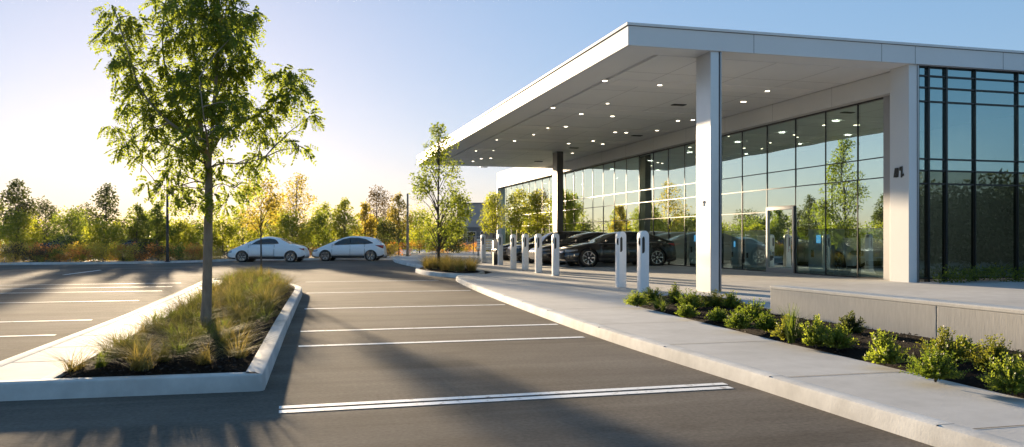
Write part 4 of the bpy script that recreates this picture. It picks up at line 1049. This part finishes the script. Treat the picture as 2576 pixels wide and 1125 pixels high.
# ------------------------------------------------------------------ street furniture and far buildings
def pole(name, u, Y, vtop, r, mat_, label, cat, arm=False):
    x, y, z = base_of(u, Y, .1); h = CAMZ-(vtop-VH)/F*Y-.1
    p_ = empty(name, (x, y, z), label, cat)
    m_ = MB(); m_.tube([(0,0,0),(0,0,.25),(0,0,h*.5),(0,0,h)], [r*1.25,r*1.1,r,r*.75], 12); m_.build('pole', mat_, p_, smooth=True)
    m_ = MB(); m_.tube([(0,0,0),(0,0,.05)], [r*2.2,r*2.0], 12); m_.build('base', mat_, p_)
    if arm:
        m_ = MB(); m_.box(-.55, .05, -.12, .12, h, h+.07); m_.build('lamp_head', mat_, p_, bevel=.02)
    return p_
pole('lamp_post', 421, 47.5, 432, .075, darkm, 'slim dark lamp post rising from the kerbside shrubs', 'lamp post', True)
pole('utility_pole', 1025, 62, 487, .09, bark, 'weathered wooden pole between golden trees and the planter tree', 'pole')
x, y = gp(1247, 668, .15); o = empty('litter_bin', (x, y, .14), 'dark grey slim litter bin beside a white charging post', 'litter bin')
m_ = MB(); m_.box(-.14,.14,-.14,.14,.0,.62); m_.build('body', darkm, o, bevel=.01)
m_ = MB(); m_.box(-.15,.15,-.15,.15,.80,1.2); m_.build('hood', greyp, o, bevel=.01)
m_ = MB(); 
for sx in (-1,1):
    for sy in (-1,1): m_.box(sx*.13-.01,sx*.13+.01,sy*.13-.01,sy*.13+.01,.62,.80)
m_.build('frame', darkm, o)
x, y, z = base_of(1228, 54, .2); o = empty('bench', (x, y, pz(x)), 'pale slatted bench back behind the farthest charging post', 'bench', rz=-TH)
m_ = MB()
for k_ in range(4): m_.box(-.75,.75,-.02,.02,.50+k_*.16,.62+k_*.16)
m_.build('backrest', chw, o)
m_ = MB(); m_.box(-.75,.75,-.45,-.04,.42,.47); m_.build('seat', chw, o)
for sx in (-.65,.65):
    m_ = MB(); m_.box(sx-.03,sx+.03,-.42,-.02,0,.42); m_.build('leg', darkm, o)
# grey building beyond
x0, y0, _ = base_of(1150, 84, 0)
o = empty('grey_building', (x0, y0, .1), 'plain grey flat roofed building beyond the planter tree', 'building', rz=-TH)
m_ = MB(); m_.box(0, 7.0, 0, 10, 2.5, 4.85); m_.build('wall', fgrey, o)
m_ = MB(); m_.box(.05, 7.0, .1, 9.9, 0, 2.5); m_.build('base_wall', fdark, o)
m_ = MB(); m_.box(-.1, 7.1, -.1, 10.1, 4.85, 4.98); m_.build('roof', fdark, o)
for xw in (1.0, 2.3):
    w_ = MB(); w_.box(xw, xw+.9, .04, .1, .9, 2.1); w_ = w_.build('window', alum, o)
    q_ = MB(); q_.box(xw+.08, xw+.82, .02, .04, .98, 2.02); q_.build('pane', cglass, w_)
x0, y0, _ = base_of(1213, 74, 0)
o = empty('wall_block', (x0, y0, .1), 'dark grey blank wall beside the end of the glass facade', 'wall', rz=-TH)
m_ = MB(); m_.box(0, 3.2, 0, .3, 0, 3.0); m_.build('wall', fdark, o); m_ = MB(); m_.box(-.04, 3.24, -.04, .34, 3.0, 3.08); m_.build('coping', fgrey, o)
x0, y0, _ = base_of(1160, 76, 0)
o = empty('railing', (x0, y0, .3), 'thin metal railing before the grey building', 'railing', rz=-TH)
m_ = MB()
for k_ in range(13): m_.tube([(k_*.2,0,0.6),(k_*.2,0,1.35)], [.012,.012], 5)
m_.build('bars', alum, o)
m_ = MB(); m_.tube([(0,0,1.37),(2.4,0,1.37)], [.022,.022], 6); m_.tube([(0,0,.6),(2.4,0,.6)], [.022,.022], 6); m_.build('handrail', alum, o)
for k_ in (0, 1.2, 2.4):
    m_ = MB(); m_.tube([(k_,0,0),(k_,0,1.37)], [.028,.028], 6); m_.build('post', alum, o)
# fence behind the shrubs
x0, y0, _ = base_of(-20, 58, 0)
o = empty('fence', (x0, y0, .15), 'low dark mesh fence running behind the kerbside shrubs', 'fence', rz=-TH+math.atan2(6,38))
m_ = MB()
for k_ in range(120): m_.box(k_*.28-.006, k_*.28+.006, -.006, .006, .1, 1.25)
for z_ in (.12, .7, 1.25): m_.box(0, 33.4, -.012, .012, z_-.012, z_+.012)
m_.build('mesh_panel', darkm, o)
for k_ in range(13):
    m_ = MB(); m_.box(k_*2.8-.03, k_*2.8+.03, .015, .07, 0, 1.35); m_.build('post', darkm, o)

# ------------------------------------------------------------------ warm evening air
HAZE = .00004
if HAZE:
    m, nt, out = newmat('haze'); v = N(nt, 'ShaderNodeVolumePrincipled', Density=HAZE, Anisotropy=.84); v.inputs['Color'].default_value = (.95, .93, .90, 1)
    nt.links.new(v.outputs[0], out.inputs['Volume'])
    hb = MB(); hb.box(-130, 90, -60, 140, -1.0, 11); h_ = hb.build('haze', m); tag(h_, kind='stuff')
# ------------------------------------------------------------------ camera, sun, sky
cam = bpy.data.cameras.new('camera'); co = bpy.data.objects.new('camera', cam); COL.objects.link(co)
co.location = (0, 0, CAMZ); co.rotation_euler = (math.pi/2, 0, -TH)
cam.sensor_width = 36; cam.lens = 36*F/2575; cam.shift_y = (VH-562.5)/2575; cam.clip_end = 3000; cam.clip_start = .05
S.camera = co
sd = Vector((math.sin(SUN_AZ)*math.cos(SUN_EL), math.cos(SUN_AZ)*math.cos(SUN_EL), math.sin(SUN_EL)))
sl = bpy.data.lights.new('sun', 'SUN'); sl.energy = 5.0; sl.angle = R(1.0); sl.color = (1, .77, .50)
so = bpy.data.objects.new('sun', sl); COL.objects.link(so); so.rotation_euler = (-sd).to_track_quat('-Z', 'Y').to_euler()
w = bpy.data.worlds.new('World'); S.world = w; w.use_nodes = True; nt = w.node_tree
bg = nt.nodes['Background']; sky = nt.nodes.new('ShaderNodeTexSky'); sky.sky_type = 'NISHITA'; sky.sun_disc = False
sky.sun_elevation = SUN_EL; sky.sun_rotation = SUN_AZ; sky.air_density = 1.0; sky.dust_density = .4; sky.ozone_density = 4.0
gm = nt.nodes.new('ShaderNodeGamma'); gm.inputs[1].default_value = SKY_G; hs = nt.nodes.new('ShaderNodeHueSaturation'); hs.inputs['Saturation'].default_value = SKY_S
nt.links.new(sky.outputs[0], gm.inputs[0]); nt.links.new(gm.outputs[0], hs.inputs['Color']); tn = nt.nodes.new('ShaderNodeVectorMath'); tn.operation = 'MULTIPLY'; tn.inputs[1].default_value = (1.02, .945, 1.03); nt.links.new(hs.outputs[0], tn.inputs[0]); nt.links.new(tn.outputs[0], bg.inputs[0]); bg.inputs[1].default_value = .125
S.view_settings.view_transform = 'Standard'; S.view_settings.look = 'None'; S.view_settings.exposure = 1.93; S.view_settings.gamma = 1
S.cycles.use_denoising = True; S.cycles.caustics_reflective = False; S.cycles.caustics_refractive = False
S.cycles.max_bounces = 8; S.cycles.transparent_max_bounces = 24; S.cycles.sample_clamp_indirect = 4; S.cycles.sample_clamp_direct = 3; S.cycles.volume_bounces = 0
